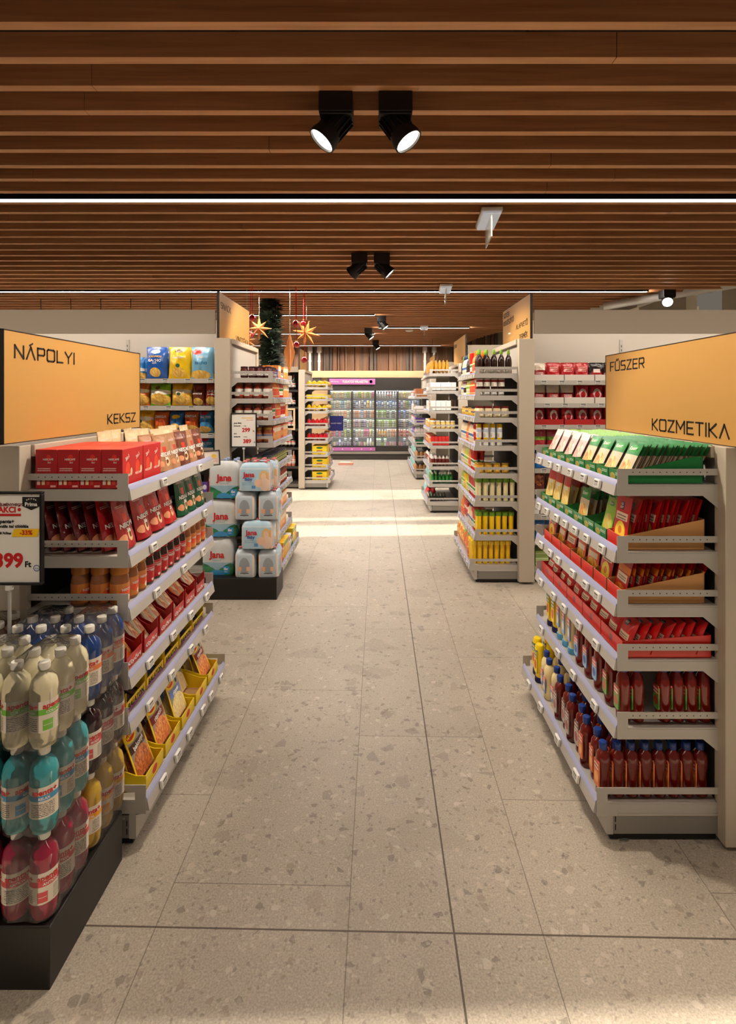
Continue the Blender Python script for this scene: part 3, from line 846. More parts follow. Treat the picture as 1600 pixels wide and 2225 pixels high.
G['ketch_w'] = fb('ketchup_bottle', 'red ketchup bottle with white cap', INV, INC, gm('ketch', (186, 26, 20)), WHITE, (.07, .15, .0312), far_label('k2', (215, 40, 30), (245, 235, 215)), sy=.8)
G['dress_o'] = fb('dressing_bottle', 'orange dressing bottle', SYR, SYC, gm('dro', (226, 130, 60)), mat('cap_orange', (232, 120, 30), .4), (.02, .1, .032), far_label('do', (240, 210, 150), (222, 90, 40), (200, 60, 30)))
G['dress_p'] = fb('dressing_bottle', 'pale dressing bottle with navy cap', SYR, SYC, gm('drp', (232, 206, 168)), mat('cap_navy', (34, 44, 92), .4), (.02, .1, .032), far_label('dp', (236, 226, 205), (60, 100, 160)))
G['dress_g'] = fb('dressing_bottle', 'lime dressing bottle', SYR, SYC, gm('drg', (196, 200, 84)), mat('cap_lime', (120, 170, 40), .4), (.02, .1, .032), far_label('dg', (240, 235, 190), (120, 170, 60)))
G['horse'] = P_jar('condiment_jar', 'black lidded condiment jar', .028, .09, gm('hj', (180, 150, 90)), BLACK, far_label('hl', (236, 196, 60), (40, 60, 130)))
G['tomjar'] = P_jar('sauce_jar', 'tomato sauce jar with white label', .0405, .138, gm('tom', (150, 62, 34)), mat('lid_brown', (110, 54, 34), .35), PR('lab_tom', (232, 226, 214), (('r', .3, .0, .7, .18, (180, 50, 30)), ('t', .36, .45, .64, .8, (60, 50, 50), 3), ('f', .62, .3, .1, .25, (190, 60, 30), (230, 120, 40), 20))))
G['jamjar'] = P_jar('jam_jar', 'small dark jam jar', .034, .10, gm('jam', (92, 30, 24)), mat('lid_plum', (70, 30, 40), .35), far_label('jam', (226, 220, 214), (80, 60, 130)), lz=(.02, .06))
G['olive'] = P_jar('pickle_jar', 'green pickle jar with dark lid', .040, .10, gm('olive', (126, 128, 60)), mat('lid_slate', (60, 66, 84), .35), far_label('ol', (196, 196, 130), (90, 110, 50)))
G['beanjar'] = P_jar('bean_jar', 'brown bean jar with gold lid', .040, .13, gm('bean', (140, 70, 36)), mat('lid_gold', (190, 150, 60), .3, metal=.6), far_label('bn', (190, 110, 60), (110, 120, 150)))
G['honey'] = P_jar('honey_jar', 'honey jar with white lid', .034, .11, gm('honey', (226, 186, 96)), mat('lid_white', (236, 230, 215), .4), far_label('ho', (240, 222, 170), (200, 150, 50)))
def fp(key, name, desc, base, layers, w, d, h, kind='pillow', cat='bag', seed=1, bump=.25):
    G[key] = P_pouch(name, cat, desc, w, d, h, PR('pr_' + key, base, layers, rough=.28, bump=bump, bscale=18), kind=kind, seed=seed, nu=8, nv=8, wr=.1)
def fx(key, name, desc, base, layers, w, d, h, cat='carton', side=None):
    G[key] = P_box(name, cat, desc, w, d, h, PR('pr_' + key, base, layers), side=mat('cs_' + key, side or base, .45))
OR, FO = (236, 130, 40), (250, 200, 90)
fx('box_or', 'soup_carton', 'orange and white carton', (240, 150, 60), (('r', 0, .6, 1, .9, (246, 236, 210)), ('f', .5, .3, .35, .22, (200, 60, 30), FO, 14)), .06, .05, .13)
fx('box_wr', 'soup_carton', 'white carton with red band', (240, 236, 228), (('r', 0, .6, 1, .85, (196, 40, 36)), ('t', .1, .1, .9, .5, (90, 70, 60), 4)), .06, .05, .14)
fx('box_rd', 'soup_carton', 'red carton with yellow disc', (200, 40, 34), (('e', .5, .4, .35, .22, (248, 206, 60)), ('r', .1, .75, .9, .9, (250, 240, 220))), .06, .05, .13)
fx('box_ye', 'soup_carton', 'yellow carton with green band', (246, 200, 40), (('r', 0, .7, 1, .95, (70, 150, 50)), ('f', .5, .35, .3, .25, (220, 90, 40), FO, 12)), .07, .05, .15)
fx('box_gw', 'flour_carton', 'white paper packet with green stripes', (238, 236, 230), (('r', .0, .1, .25, .3, (50, 110, 70)), ('t', .1, .5, .9, .9, (60, 70, 66), 4)), .055, .07, .12)
fx('box_w', 'sugar_packet', 'plain white paper packet', (240, 238, 232), (('t', .2, .3, .8, .8, (140, 130, 120), 4),), .055, .07, .14)
fx('box_choc', 'chocolate_carton', 'slim dark chocolate carton', (58, 34, 26), (('r', .2, .2, .8, .4, (190, 170, 130)),), .035, .06, .15)
fx('box_pu', 'biscuit_carton', 'purple carton', (96, 66, 160), (('e', .5, .5, .3, .25, (230, 222, 240)),), .055, .05, .09)
fx('box_gr', 'tea_carton', 'green carton', (24, 116, 74), (('r', .1, .4, .9, .7, (220, 230, 210)),), .055, .05, .09)
fx('box_pk', 'biscuit_carton', 'pink and white carton', (238, 226, 226), (('r', 0, .8, 1, 1, (200, 36, 40)), ('t', .1, .2, .9, .6, (220, 170, 170), 4)), .06, .05, .11)
fx('box_bigy', 'biscuit_multipack', 'yellow carrying carton with green crest', (250, 214, 30), (('e', .5, .78, .22, .12, (40, 110, 60)), ('r', .3, .3, .7, .5, (190, 100, 30)), ('r', .38, .02, .62, .06, (30, 26, 22))), .26, .10, .15)
fx('box_ylow', 'biscuit_tray', 'flat yellow biscuit tray', (252, 212, 30), (('t', .1, .2, .9, .8, (232, 160, 20), 3),), .12, .09, .075)
fp('bag_red', 'sweets_bag', 'bright red sweets bag', (214, 22, 36), (('f', .5, .5, .45, .42, (180, 10, 30), (236, 50, 60), 14),), .13, .07, .13)
fp('bag_yel', 'croissant_bag', 'soft yellow pastry bag', (250, 200, 30), (('f', .5, .45, .3, .25, (220, 140, 40), (250, 220, 120), 10),), .15, .09, .12)
fp('bag_tort', 'tortilla_bag', 'golden flatbread bag with red edge', (232, 170, 60), (('r', 0, 0, .25, 1, (200, 30, 30)), ('f', .6, .5, .25, .35, (200, 120, 40), FO, 12)), .13, .05, .19, seed=3)
fp('bag_green', 'salad_bag', 'shiny green bag', (40, 130, 60), (('f', .5, .5, .35, .4, (20, 90, 40), (120, 180, 70), 12), ('r', 0, .85, 1, 1, (220, 226, 210))), .10, .05, .16, seed=4)
fp('bag_dk', 'tea_bag_pouch', 'dark foil pouch in tray', (38, 44, 38), (('r', .1, .6, .9, .85, (190, 200, 180)),), .09, .04, .12, seed=5, cat='pouch')
fp('bag_choc', 'dried_fruit_bag', 'brown bag with white top', (110, 40, 34), (('r', 0, .72, 1, 1, (232, 222, 214)), ('f', .5, .4, .3, .25, (150, 60, 40), (90, 30, 26), 14)), .085, .05, .15, seed=6)
fp('bag_pasta', 'pasta_bag', 'orange pasta bag with red picture', (238, 150, 50), (('f', .5, .55, .45, .3, (200, 40, 30), (250, 210, 90), 9), ('r', 0, .85, 1, 1, (246, 226, 150))), .13, .07, .2, seed=7)
fp('bag_pastag', 'pasta_bag', 'pasta bag with green corner', (232, 110, 60), (('d', .5, .6, (60, 170, 60)), ('f', .4, .35, .35, .25, (200, 40, 30), (250, 220, 120), 9)), .13, .07, .2, seed=8)
fp('bag_aqua', 'diaper_bag', 'pale aqua bag', (170, 214, 216), (('f', .5, .5, .4, .4, (90, 190, 190), (226, 240, 240), 5),), .14, .08, .18, seed=9)
fp('bag_kraft', 'flour_bag', 'kraft paper flour bag', (190, 140, 92), (('t', .2, .3, .8, .7, (120, 80, 50), 4),), .12, .08, .14, seed=10, bump=.1)
fx('roll_kraft', 'paper_roll', 'brown baking paper roll', (160, 96, 58), (), .045, .045, .16, cat='paper roll')
# wine
G['wine_r'] = fb('wine_bottle', 'dark red wine bottle with pale label', B(WINE, .9), B(WINC, .9), gm('wine', (22, 12, 14), rough=.1), mat('foil_red', (120, 26, 30), .3), (.05, .12, .0345), far_label('wr', (226, 220, 208), (190, 60, 50)))
G['wine_p'] = fb('wine_bottle', 'rose wine bottle with white label', B(WINE, .9), B(WINC, .9), gm('rose', (226, 140, 110), rough=.1), mat('foil_blush', (226, 190, 170), .3), (.05, .12, .0345), far_label('wp', (238, 228, 220), (230, 150, 130)))

# ---- foreground goods
NRED = (176, 22, 30)
def mug(u, v, r): return [('e', u, v, r, r * .9, (232, 196, 150)), ('e', u, v, r * .7, r * .6, (120, 60, 34))]
G['coffee_box'] = P_box('coffee_carton', 'carton', 'red coffee stick carton', .079, .17, .145,
    PR('coffee_box', NRED, (('e', .62, .78, .12, .09, (226, 44, 34)), ('r', .08, .36, .92, .375, (220, 190, 180)), ('r', .08, .10, .22, .30, (220, 205, 190)), ('r', .3, .10, .44, .3, (230, 210, 160)), ('r', .52, .10, .66, .3, (196, 70, 50)), ('t', .1, .45, .7, .55, (230, 200, 196), 2), ('r', .7, .04, .95, .09, (232, 180, 170))), rough=.4),
    side=PR('coffee_box_side', (206, 30, 34), (('e', .25, .45, .10, .2, (240, 70, 40)), ('e', .72, .45, .10, .2, (240, 70, 40)), ('e', .42, .38, .045, .10, (240, 206, 160)), ('e', .9, .38, .045, .10, (240, 206, 160))), rough=.4),
    top=mat('coffee_top', (216, 60, 44), .4),
    text=(('NESCAFÉ', .0095, .008, .105, WHITEP, 0), ('3in1', .008, .012, .094, WHITEP, 0), ('s', 'NESCAFÉ', .012, -.045, .04, WHITEP, 0), ('s', 'NESCAFÉ', .012, .04, .04, WHITEP, 0), ('s', '3in1', .02, -.045, .105, WHITEP, .5), ('s', '3in1', .02, .04, .105, WHITEP, .5)))
def coffee_pouch(key, desc, base, hi, seed, txt=WHITEP, w=.125, h=.2, d=.05):
    G[key] = P_pouch('coffee_pouch', 'pouch', desc, w, d, h, PR('p_' + key, base, (('r', .38, .50, .62, .66, hi), ('e', .56, .24, .13, .13, (226, 190, 140)), ('e', .56, .25, .08, .07, (110, 56, 34)), ('e', .2, .2, .16, .08, (222, 150, 110)), ('t', .1, .78, .6, .84, (230, 200, 190), 2)), rough=.2, bump=.9, bscale=24),
        kind='doy', seed=seed, text=(('NESCAFÉ', .024, .5, .40, txt, 0), ('3in1', .02, .5, .30, (REDP if txt is INK else WHITEP), 0)), wr=.12)
coffee_pouch('pouch_red', 'red coffee stick pouch', (170, 30, 34), (232, 50, 36), 11)
coffee_pouch('pouch_red2', 'bright red coffee stick pouch', (198, 34, 34), (240, 70, 44), 12)
coffee_pouch('pouch_green', 'green coffee stick pouch', (22, 84, 56), (214, 60, 44), 13)
coffee_pouch('pouch_dk', 'burgundy coffee stick pouch', (104, 24, 28), (150, 34, 32), 14)
coffee_pouch('pouch_brown', 'cream and brown cappuccino pouch', (176, 128, 92), (206, 60, 40), 15, w=.13, h=.165)
coffee_pouch('pouch_brown2', 'dark brown cappuccino pouch', (112, 58, 42), (220, 60, 40), 16, w=.13, h=.165)
coffee_pouch('pouch_cream', 'clear topped cream pouch', (222, 196, 156), (180, 120, 80), 17, w=.12, h=.185)
JB = mat('jar_coffee_tan', (150, 92, 52), .2, coat=.5); JB2 = mat('jar_coffee_dark', (58, 36, 26), .15, coat=.6)
JL = PR('jar_lab_tan', (224, 138, 62), (('e', .5, .5, .16, .3, (236, 90, 40)), ('e', .53, .2, .05, .14, (240, 226, 200)), ('r', .7, 0, 1, 1, (206, 120, 56)), ('r', 0, 0, .3, 1, (206, 120, 56))))
JLR = PR('jar_lab_red', (196, 30, 34), (('e', .56, .3, .05, .16, (30, 14, 12)), ('e', .44, .12, .03, .08, (240, 230, 220)), ('t', .3, .7, .7, .9, (240, 200, 200), 2)))
def jarP(desc, lid, body, lab):
    return P_jar('coffee_jar', desc, .034, .145, body, lid, lab, seg=20, waist=.0, simple=False, lz=(.012, .082), text=(('NESCAFÉ', .0125, 0, .055, WHITEP),), lidh=.2)
G['jar_tan'] = jarP('cappuccino jar, orange cap', mat('cap_ochre', (206, 126, 44), .35), JB, JL)
G['jar_red'] = jarP('coffee jar, red cap', mat('cap_crimson', (176, 24, 28), .35), JB2, JLR)
CHB = mat('choc_carton', (170, 26, 34), .4); KRI = mat('carton_inside', (196, 150, 104), .6)
G['chocbox'] = P_shelfbox('wafer_display_box', 'red wafer display box', .13, .17, .145, PR('chocbox', (180, 26, 36), (('e', .5, .5, .3, .3, (214, 60, 50)),)), KRI, .05, text=('Győri', .022, WHITEP))
G['wafer'] = P_pouch('wafer_bar', 'wafer', 'cream wrapped wafer bar', .050, .02, .15, PR('wafer', (234, 222, 186), (('f', .5, .5, .35, .35, (190, 40, 30), (240, 200, 120), 8),)), kind='pillow', seed=21, nu=6, nv=6)
G['wafer2'] = P_pouch('wafer_bar', 'wafer', 'orange wrapped wafer bar', .050, .02, .15, PR('wafer2', (236, 120, 40), (('f', .5, .5, .35, .35, (120, 30, 24), (250, 200, 90), 8),)), kind='pillow', seed=22, nu=6, nv=6)
G['balbox'] = P_shelfbox('bar_display_box', 'yellow bar display box with purple band', .165, .2, .085, PR('balbox', (246, 206, 20), (('d', -.25, .5, (246, 206, 20)), ('r', 0, 0, 1, .28, (150, 60, 160)))), KRI, .045, text=('BALATON', .03, INK))
G['bar'] = P_pouch('chocolate_bar', 'chocolate bar', 'dark wrapped chocolate bar', .05, .018, .16, PR('cbar', (58, 22, 30), (('r', .2, .3, .8, .7, (216, 160, 60)), ('r', .3, .42, .7, .58, (160, 30, 40)))), kind='pillow', seed=23, nu=6, nv=6)
G['bar2'] = P_pouch('chocolate_bar', 'chocolate bar', 'navy wrapped chocolate bar', .05, .018, .16, PR('cbar2', (28, 40, 96), (('r', .2, .3, .8, .7, (216, 160, 60)),)), kind='pillow', seed=24, nu=6, nv=6)
# meal sachets with yellow head, in yellow trays
MTRAY = PR('maggi_tray', (240, 208, 22), (('e', .5, .5, .14, .3, (216, 50, 30)),), rough=.4)
G['mtray'] = P_tray('meal_sachet_tray', 'yellow meal sachet tray', .16, .30, .055, .12, MTRAY, mat('tray_kraft', (176, 134, 92), .6))
def maggi(key, desc, band, txt, fa, fb_):
    G[key] = P_pouch('meal_sachet', 'sachet', desc, .135, .012, .2, PR('m_' + key, (150, 138, 118), (('r', 0, .66, 1, .93, (172, 162, 148)), ('e', .3, .79, .30, .12, (250, 212, 20)), ('e', .3, .79, .21, .08, (214, 44, 26)), ('d', .90, -.12, (250, 212, 20)), ('r', 0, .48, 1, .64, band), ('f', .5, .20, .47, .30, fa, fb_, 22), ('e', .72, .73, .07, .05, (40, 36, 34)), ('t', .5, .84, .92, .9, (60, 50, 50), 2), ('r', .0, 0, .05, 1, (248, 206, 20)), ('r', .95, 0, 1, 1, (248, 206, 20))), rough=.32, bump=.12, bscale=26),
        kind='pillow', seed=31, text=(('MAGGI', .017, .3, .78, YEL, .18), (txt, .026, .5, .53, WHITEP, .16)), wr=.05)
maggi('mag_brown', 'yellow headed sachet with brown band', (78, 46, 34), 'bakonyi', (150, 70, 40), (226, 140, 80))
maggi('mag_red', 'yellow headed sachet with wine red band', (130, 30, 40), 'rizottó', (206, 90, 50), (244, 180, 110))
maggi('mag_blue', 'yellow headed sachet with blue band', (104, 130, 190), 'rizses', (222, 196, 130), (246, 232, 180))
maggi('mag_green', 'yellow headed sachet with green band', (70, 120, 60), 'zöldséges', (214, 190, 140), (240, 220, 180))
# green seasoning sachets and their cartons
KG = (28, 128, 62)
G['kcarton'] = P_tray('seasoning_carton', 'green seasoning display carton', .118, .30, .045, .10, mat('carton_green', (24, 118, 56), .42), mat('carton_inner_grey', (196, 190, 180), .6), front=PR('kc_front', (24, 118, 56), (('f', .3, .38, .2, .3, (190, 120, 60), (150, 190, 90), 9), ('t', .5, .5, .9, .8, (220, 236, 220), 2))))
def sach(key, desc, base, layers, w=.10, h=.155, txt=None, name='seasoning_sachet', back=None, d=.007):
    G[key] = P_pouch(name, 'sachet', desc, w, d, h, PR('s_' + key, base, layers, rough=.3, bump=.08, bscale=30), kind='pillow', seed=41, nu=6, nv=8, wr=.03, text=txt or (), back=back)
BK = mat('sachet_back_taupe', (136, 116, 100), .45)
KNT = (('Knorr', .022, .5, .80, WHITEP, .05),)
sach('kn_green', 'green headed seasoning sachet', (206, 190, 160), (('r', 0, .68, 1, 1, KG), ('e', .5, .84, .34, .10, (30, 160, 50)), ('f', .5, .3, .4, .25, (220, 110, 50), (240, 220, 130), 9)), txt=KNT, back=BK)
sach('kn_pink', 'pink seasoning sachet', (236, 176, 172), (('r', 0, .78, 1, 1, (240, 214, 204)), ('f', .5, .4, .4, .3, (226, 130, 120), (246, 220, 200), 9)), back=BK)
sach('kn_lime', 'lime green seasoning sachet', (138, 196, 46), (('r', 0, .8, 1, 1, (120, 180, 40)), ('e', .5, .86, .2, .06, (30, 130, 50)), ('f', .5, .35, .4, .25, (230, 170, 60), (200, 220, 120), 9)), txt=(('Knorr', .014, .5, .84, WHITEP, .05),), back=BK)
sach('kn_pasta', 'pasta base sachet with red head', (238, 200, 90), (('r', 0, .72, 1, 1, (206, 40, 34)), ('f', .5, .35, .46, .32, (240, 190, 70), (250, 236, 170), 8), ('r', .2, .6, .8, .7, (250, 240, 220))), h=.17, txt=KNT[:0], back=BK)
RB = PR('s_redback', (150, 16, 20), (('t', .1, .2, .9, .5, (60, 70, 50), 6),), rough=.25)
sach('lk_red', 'red spice sachet with lemon picture', (206, 26, 28), (('r', .36, .72, .58, .88, (24, 26, 50)), ('r', .12, .50, .88, .66, (240, 220, 190)), ('t', .2, .52, .8, .64, (110, 60, 40), 2), ('f', .5, .26, .33, .22, (248, 214, 30), (252, 230, 90), 7), ('e', .5, .3, .12, .08, (226, 130, 40))), w=.115, h=.185, txt=(('LU', .012, .47, .815, WHITEP, 0), ('KÁT', .012, .47, .745, WHITEP, 0)), back=RB, name='spice_sachet')
sach('lk_pepper', 'red spice sachet with pepper picture', (196, 30, 26), (('r', .3, .74, .55, .9, (24, 26, 50)), ('r', 0, .55, 1, .70, (240, 130, 30)), ('r', .12, .34, .88, .52, (240, 220, 190)), ('t', .2, .38, .8, .48, (110, 60, 40), 2), ('f', .5, .14, .4, .14, (226, 170, 40), (210, 50, 30), 7)), w=.115, h=.17, txt=(('KÁT', .014, .43, .79, WHITEP, 0),), back=RB, name='spice_sachet')
sach('lk_veg', 'orange spice sachet with vegetables', (220, 80, 34), (('r', .3, .74, .55, .9, (24, 26, 50)), ('r', .12, .4, .88, .54, (240, 220, 190)), ('f', .5, .2, .44, .2, (236, 200, 50), (180, 60, 30), 7)), w=.11, h=.17, back=RB, name='spice_sachet')
G['lk_bag'] = P_pouch('spice_bag', 'bag', 'plump red spice bag', .095, .03, .125, PR('lkbag', (210, 30, 30), (('r', .3, .7, .55, .88, (60, 54, 90)), ('r', .15, .3, .85, .5, (244, 226, 190)), ('t', .2, .33, .8, .46, (130, 80, 60), 2)), rough=.22, bump=.4, bscale=26), kind='pillow', seed=42, nu=8, nv=8, wr=.12, text=(('KÁT', .012, .43, .76, WHITEP, 0),))
G['kraft_tray'] = P_tray('spice_carton', 'kraft spice display carton', .125, .31, .05, .115, mat('kraft_side', (196, 142, 86), .6), mat('carton_inner', (170, 124, 80), .7), front=mat('carton_red_face', (214, 44, 34), .4), curve=False)
G['red_tray'] = P_tray('spice_carton', 'red spice display carton', .19, .33, .062, .085, PR('redtray', (208, 44, 34), (('r', .42, .3, .55, .75, (120, 60, 70)),)), mat('carton_inner_red', (150, 34, 28), .6), curve=False)
SAUCE = mat('sauce_redbrown', (104, 20, 8), .12, coat=.5, spec=.5)
KET = mat('sauce_ketchup', (124, 24, 10), .12, coat=.5, spec=.5)
NAVY = mat('cap_cobalt', (24, 56, 132), .3, coat=.3)
HG = [(.025, 0), (.028, .005), (.0275, .03), (.0235, .07), (.0235, .085), (.028, .12), (.0285, .135), (.024, .155), (.0125, .168), (.0125, .174)]
HGC = [(.0145, .170), (.0155, .172), (.0155, .194), (.0135, .197), (.0001, .198)]
def lab_(n, c1, c2, c3): return PR('fl_' + n, c1, (('r', 0, .62, 1, 1, c2), ('e', .5, .35, .35, .2, c3), ('t', .1, .66, .9, .95, (245, 235, 225), 2)))
G['ketchup'] = with_cap(P_bottle('ketchup_bottle', 'bottle', 'blue capped ketchup bottle', HG, SAUCE, HGC, lab_('o', (224, 120, 60), (196, 70, 40), (240, 170, 90)), sy=.95, seg=20, panel=(.02, .03, .13, .026)), NAVY)
G['ketchup_b'] = with_cap(P_bottle('ketchup_bottle', 'bottle', 'grey labelled ketchup bottle', HG, SAUCE, HGC, lab_('gr', (190, 176, 168), (120, 60, 50), (160, 60, 50)), sy=.95, seg=20, panel=(.02, .03, .13, .026)), NAVY)
FATB = [(.028, 0), (.032, .006), (.033, .05), (.029, .09), (.031, .13), (.026, .165), (.014, .182), (.013, .188)]
FATC = [(.0155, .183), (.017, .186), (.017, .208), (.015, .211), (.0001, .212)]
G['ketchup_f'] = with_cap(P_bottle('ketchup_bottle', 'bottle', 'blue labelled broad ketchup bottle', FATB, KET, FATC, lab_('bl', (150, 190, 230), (220, 90, 80), (60, 90, 170)), sy=.8, seg=20, panel=(.02, .04, .13, .0262)), NAVY)
G['ketchup_g'] = with_cap(P_bottle('ketchup_bottle', 'bottle', 'green labelled broad ketchup bottle', FATB, KET, FATC, lab_('gn', (96, 160, 60), (190, 50, 40), (200, 60, 40)), sy=.8, seg=20, panel=(.02, .04, .13, .0262)), NAVY)
MAYO = mat('mayonnaise_cream', (236, 216, 160), .25, coat=.5)
G['mayo'] = with_cap(P_bottle('mayonnaise_bottle', 'bottle', 'blue capped mayonnaise bottle', HG, MAYO, HGC, lab_('mb', (120, 140, 190), (230, 110, 70), (240, 220, 160)), sy=.95, seg=20, panel=(.018, .03, .11, .026)), NAVY)
INV2 = [(.024, .028), (.026, .04), (.028, .10), (.027, .16), (.028, .185), (.022, .195)]
INC2 = [(.024, .0), (.0255, .004), (.0245, .028), (.02, .0285)]
SKY = mat('cap_sky', (96, 170, 214), .35)
G['mayo_inv'] = with_cap(P_bottle('mayonnaise_bottle', 'bottle', 'inverted mayonnaise bottle, sky blue cap', INV2, MAYO, INC2, lab_('mi', (150, 176, 220), (230, 110, 90), (240, 230, 200)), sy=.8, seg=20, panel=(.018, .06, .17, .0225)), SKY)
YB = mat('mustard_bright', (244, 208, 16), .3, coat=.4)
G['must_inv'] = with_cap(P_bottle('mustard_bottle', 'bottle', 'inverted yellow bottle, navy cap', INV2, YB, INC2, lab_('yi', (250, 214, 30), (60, 110, 50), (214, 50, 30)), sy=.8, seg=20, panel=(.02, .05, .17, .0225)), mat('cap_indigo', (36, 32, 84), .35))
# crisps
def crisps(key, desc, base, lay, w=.2, h=.29, seed=1, text=()):
    G[key] = P_pouch('crisp_bag', 'snack bag', desc, w, .12, h, PR('cr_' + key, base, lay, rough=.2, bump=.7, bscale=17), kind='pillow', seed=seed, nu=14, nv=16, wr=.16, text=text)
CH = ((222, 160, 50), (250, 214, 110))
crisps('nacho_blue', 'tall blue nacho bag', (22, 84, 170), (('f', .5, .2, .26, .14, *CH, 14), ('e', .5, .84, .2, .07, (240, 240, 230)), ('r', 0, 0, 1, .03, (16, 60, 130))), text=(('EL BRONCO', .022, .5, .66, YEL, 0), ('NACHO', .034, .5, .52, WHITEP, 0), ('CHIPS', .016, .5, .46, WHITEP, 0)))
crisps('nacho_yel', 'tall yellow nacho bag', (240, 196, 16), (('f', .5, .2, .3, .15, *CH, 14), ('e', .5, .86, .2, .06, (120, 90, 20)), ('e', .5, .4, .09, .06, (40, 100, 80))), seed=2, text=(('NACHOS', .024, .5, .62, WHITEP, 0),))
crisps('nacho_lt', 'tall light blue nacho bag', (120, 180, 214), (('e', .3, .84, .24, .10, (214, 60, 60)), ('f', .45, .12, .45, .14, *CH, 12)), seed=3, text=(('chips', .03, .5, .64, WHITEP, 0), ('nacho', .048, .5, .44, mat('ink_teal', (20, 110, 150), .4), 0)))
crisps('cr_blue', 'blue and white crisp bag', (40, 120, 190), (('d', .45, -.25, (40, 120, 190)), ('e', .5, .42, .6, .1, (236, 236, 230)), ('f', .5, .14, .6, .22, *CH, 12)), w=.19, h=.2, seed=4, text=(('CHIPS', .028, .45, .62, YEL, 0),))
crisps('cr_green', 'lime green crisp bag', (140, 196, 40), (('e', .5, .60, .6, .12, (240, 238, 220)), ('f', .5, .28, .52, .26, *CH, 12), ('e', .45, .8, .12, .09, (120, 90, 40))), w=.19, h=.2, seed=5)
crisps('cr_yel', 'yellow crisp bag', (246, 186, 24), (('e', .5, .62, .6, .10, (244, 232, 200)), ('f', .5, .28, .5, .26, *CH, 12), ('e', .45, .5, .08, .07, (40, 90, 80))), w=.19, h=.2, seed=6)
crisps('cr_org', 'orange crisp bag', (226, 120, 50), (('e', .5, .66, .6, .10, (244, 232, 200)), ('f', .5, .28, .5, .26, *CH, 12)), w=.18, h=.2, seed=7)
crisps('cr_brn', 'dark brown snack bag', (104, 44, 30), (('f', .5, .18, .4, .16, *CH, 12), ('f', .5, .8, .4, .12, (160, 60, 50), (120, 40, 36), 12)), w=.11, h=.2, seed=8, text=(('BARBECUE', .018, .5, .5, WHITEP, 0),))
crisps('cr_chil', 'brick red snack bag', (172, 62, 40), (('f', .5, .2, .4, .18, *CH, 12),), w=.12, h=.2, seed=9, text=(('CHILI', .028, .5, .56, WHITEP, 0), ('tortilla', .022, .5, .44, WHITEP, 0)))
crisps('cr_deepb', 'deep blue snack bag', (26, 100, 170), (('f', .5, .3, .3, .14, *CH, 12), ('e', .5, .75, .3, .1, (240, 200, 40))), w=.13, h=.19, seed=10)
crisps('cr_om', 'orange peanut snack bag', (222, 96, 34), (('f', .6, .15, .4, .2, *CH, 12),), w=.13, h=.19, seed=11, text=(('OMEGA', .03, .5, .72, WHITEP, 0), ('tortilla', .026, .5, .52, mat('ink_brick', (170, 40, 30), .4), 0)))
crisps('cr_salt', 'sky blue salted snack bag', (66, 150, 210), (('f', .4, .15, .5, .15, *CH, 12), ('e', .35, .92, .3, .1, (214, 60, 70))), w=.13, h=.19, seed=12, text=(('SALTED', .028, .5, .68, WHITEP, 0), ('tortilla', .026, .5, .5, mat('ink_navy', (20, 60, 130), .4), 0)))
# red packs on the far right wall shelving
def rp(key, desc, base, lay, w=.118, h=.165, d=.06, seed=1): G[key] = P_pouch('paprika_pouch', 'pouch', desc, w, d, h, PR('rp_' + key, base, lay, rough=.16, bump=.9, bscale=24), kind='pillow' if 'a' in key else 'doy', seed=seed, nu=10, nv=12, wr=.18)
rp('rp_w', 'red pouch with white top', (150, 26, 32), (('r', 0, .58, 1, 1, (214, 200, 180)), ('t', .2, .3, .8, .5, (236, 210, 200), 3)))
rp('rp_r', 'plain red pouch', (178, 28, 34), (('t', .2, .5, .8, .8, (230, 190, 180), 3),), seed=2)
rp('rp_k', 'black topped pouch with red picture', (34, 26, 26), (('e', .5, .35, .4, .28, (160, 30, 34)), ('r', .25, .45, .75, .65, (226, 210, 200))), seed=3)
rp('rp_a', 'glossy red pouch with white emblem', (170, 20, 32), (('e', .5, .5, .3, .3, (214, 190, 186)), ('e', .5, .45, .2, .2, (170, 20, 32)), ('e', .5, .18, .26, .14, (60, 30, 30))), seed=4)
rp('rp_g', 'red and lime pouch', (170, 40, 52), (('r', 0, .3, 1, .5, (140, 190, 60)), ('r', 0, .9, 1, 1, (214, 160, 160))), w=.12, h=.15, seed=5)
rp('rp_b', 'blue cleaning pouch', (24, 100, 176), (('e', .4, .6, .3, .2, (240, 240, 240)),), seed=6)
rp('rp_n', 'brown nut pouch', (92, 36, 26), (('f', .5, .5, .4, .3, (200, 110, 50), (120, 40, 30), 9),), seed=7)
G['wtray'] = P_box('shelf_ready_tray', 'display carton', 'low white shelf tray', .30, .2, .07, mat('tray_white', (214, 206, 196), .5))
fx('greens', 'herb_pack', 'pale green pack', (170, 206, 110), (('r', 0, .4, 1, .6, (220, 236, 190)),), .12, .1, .045)
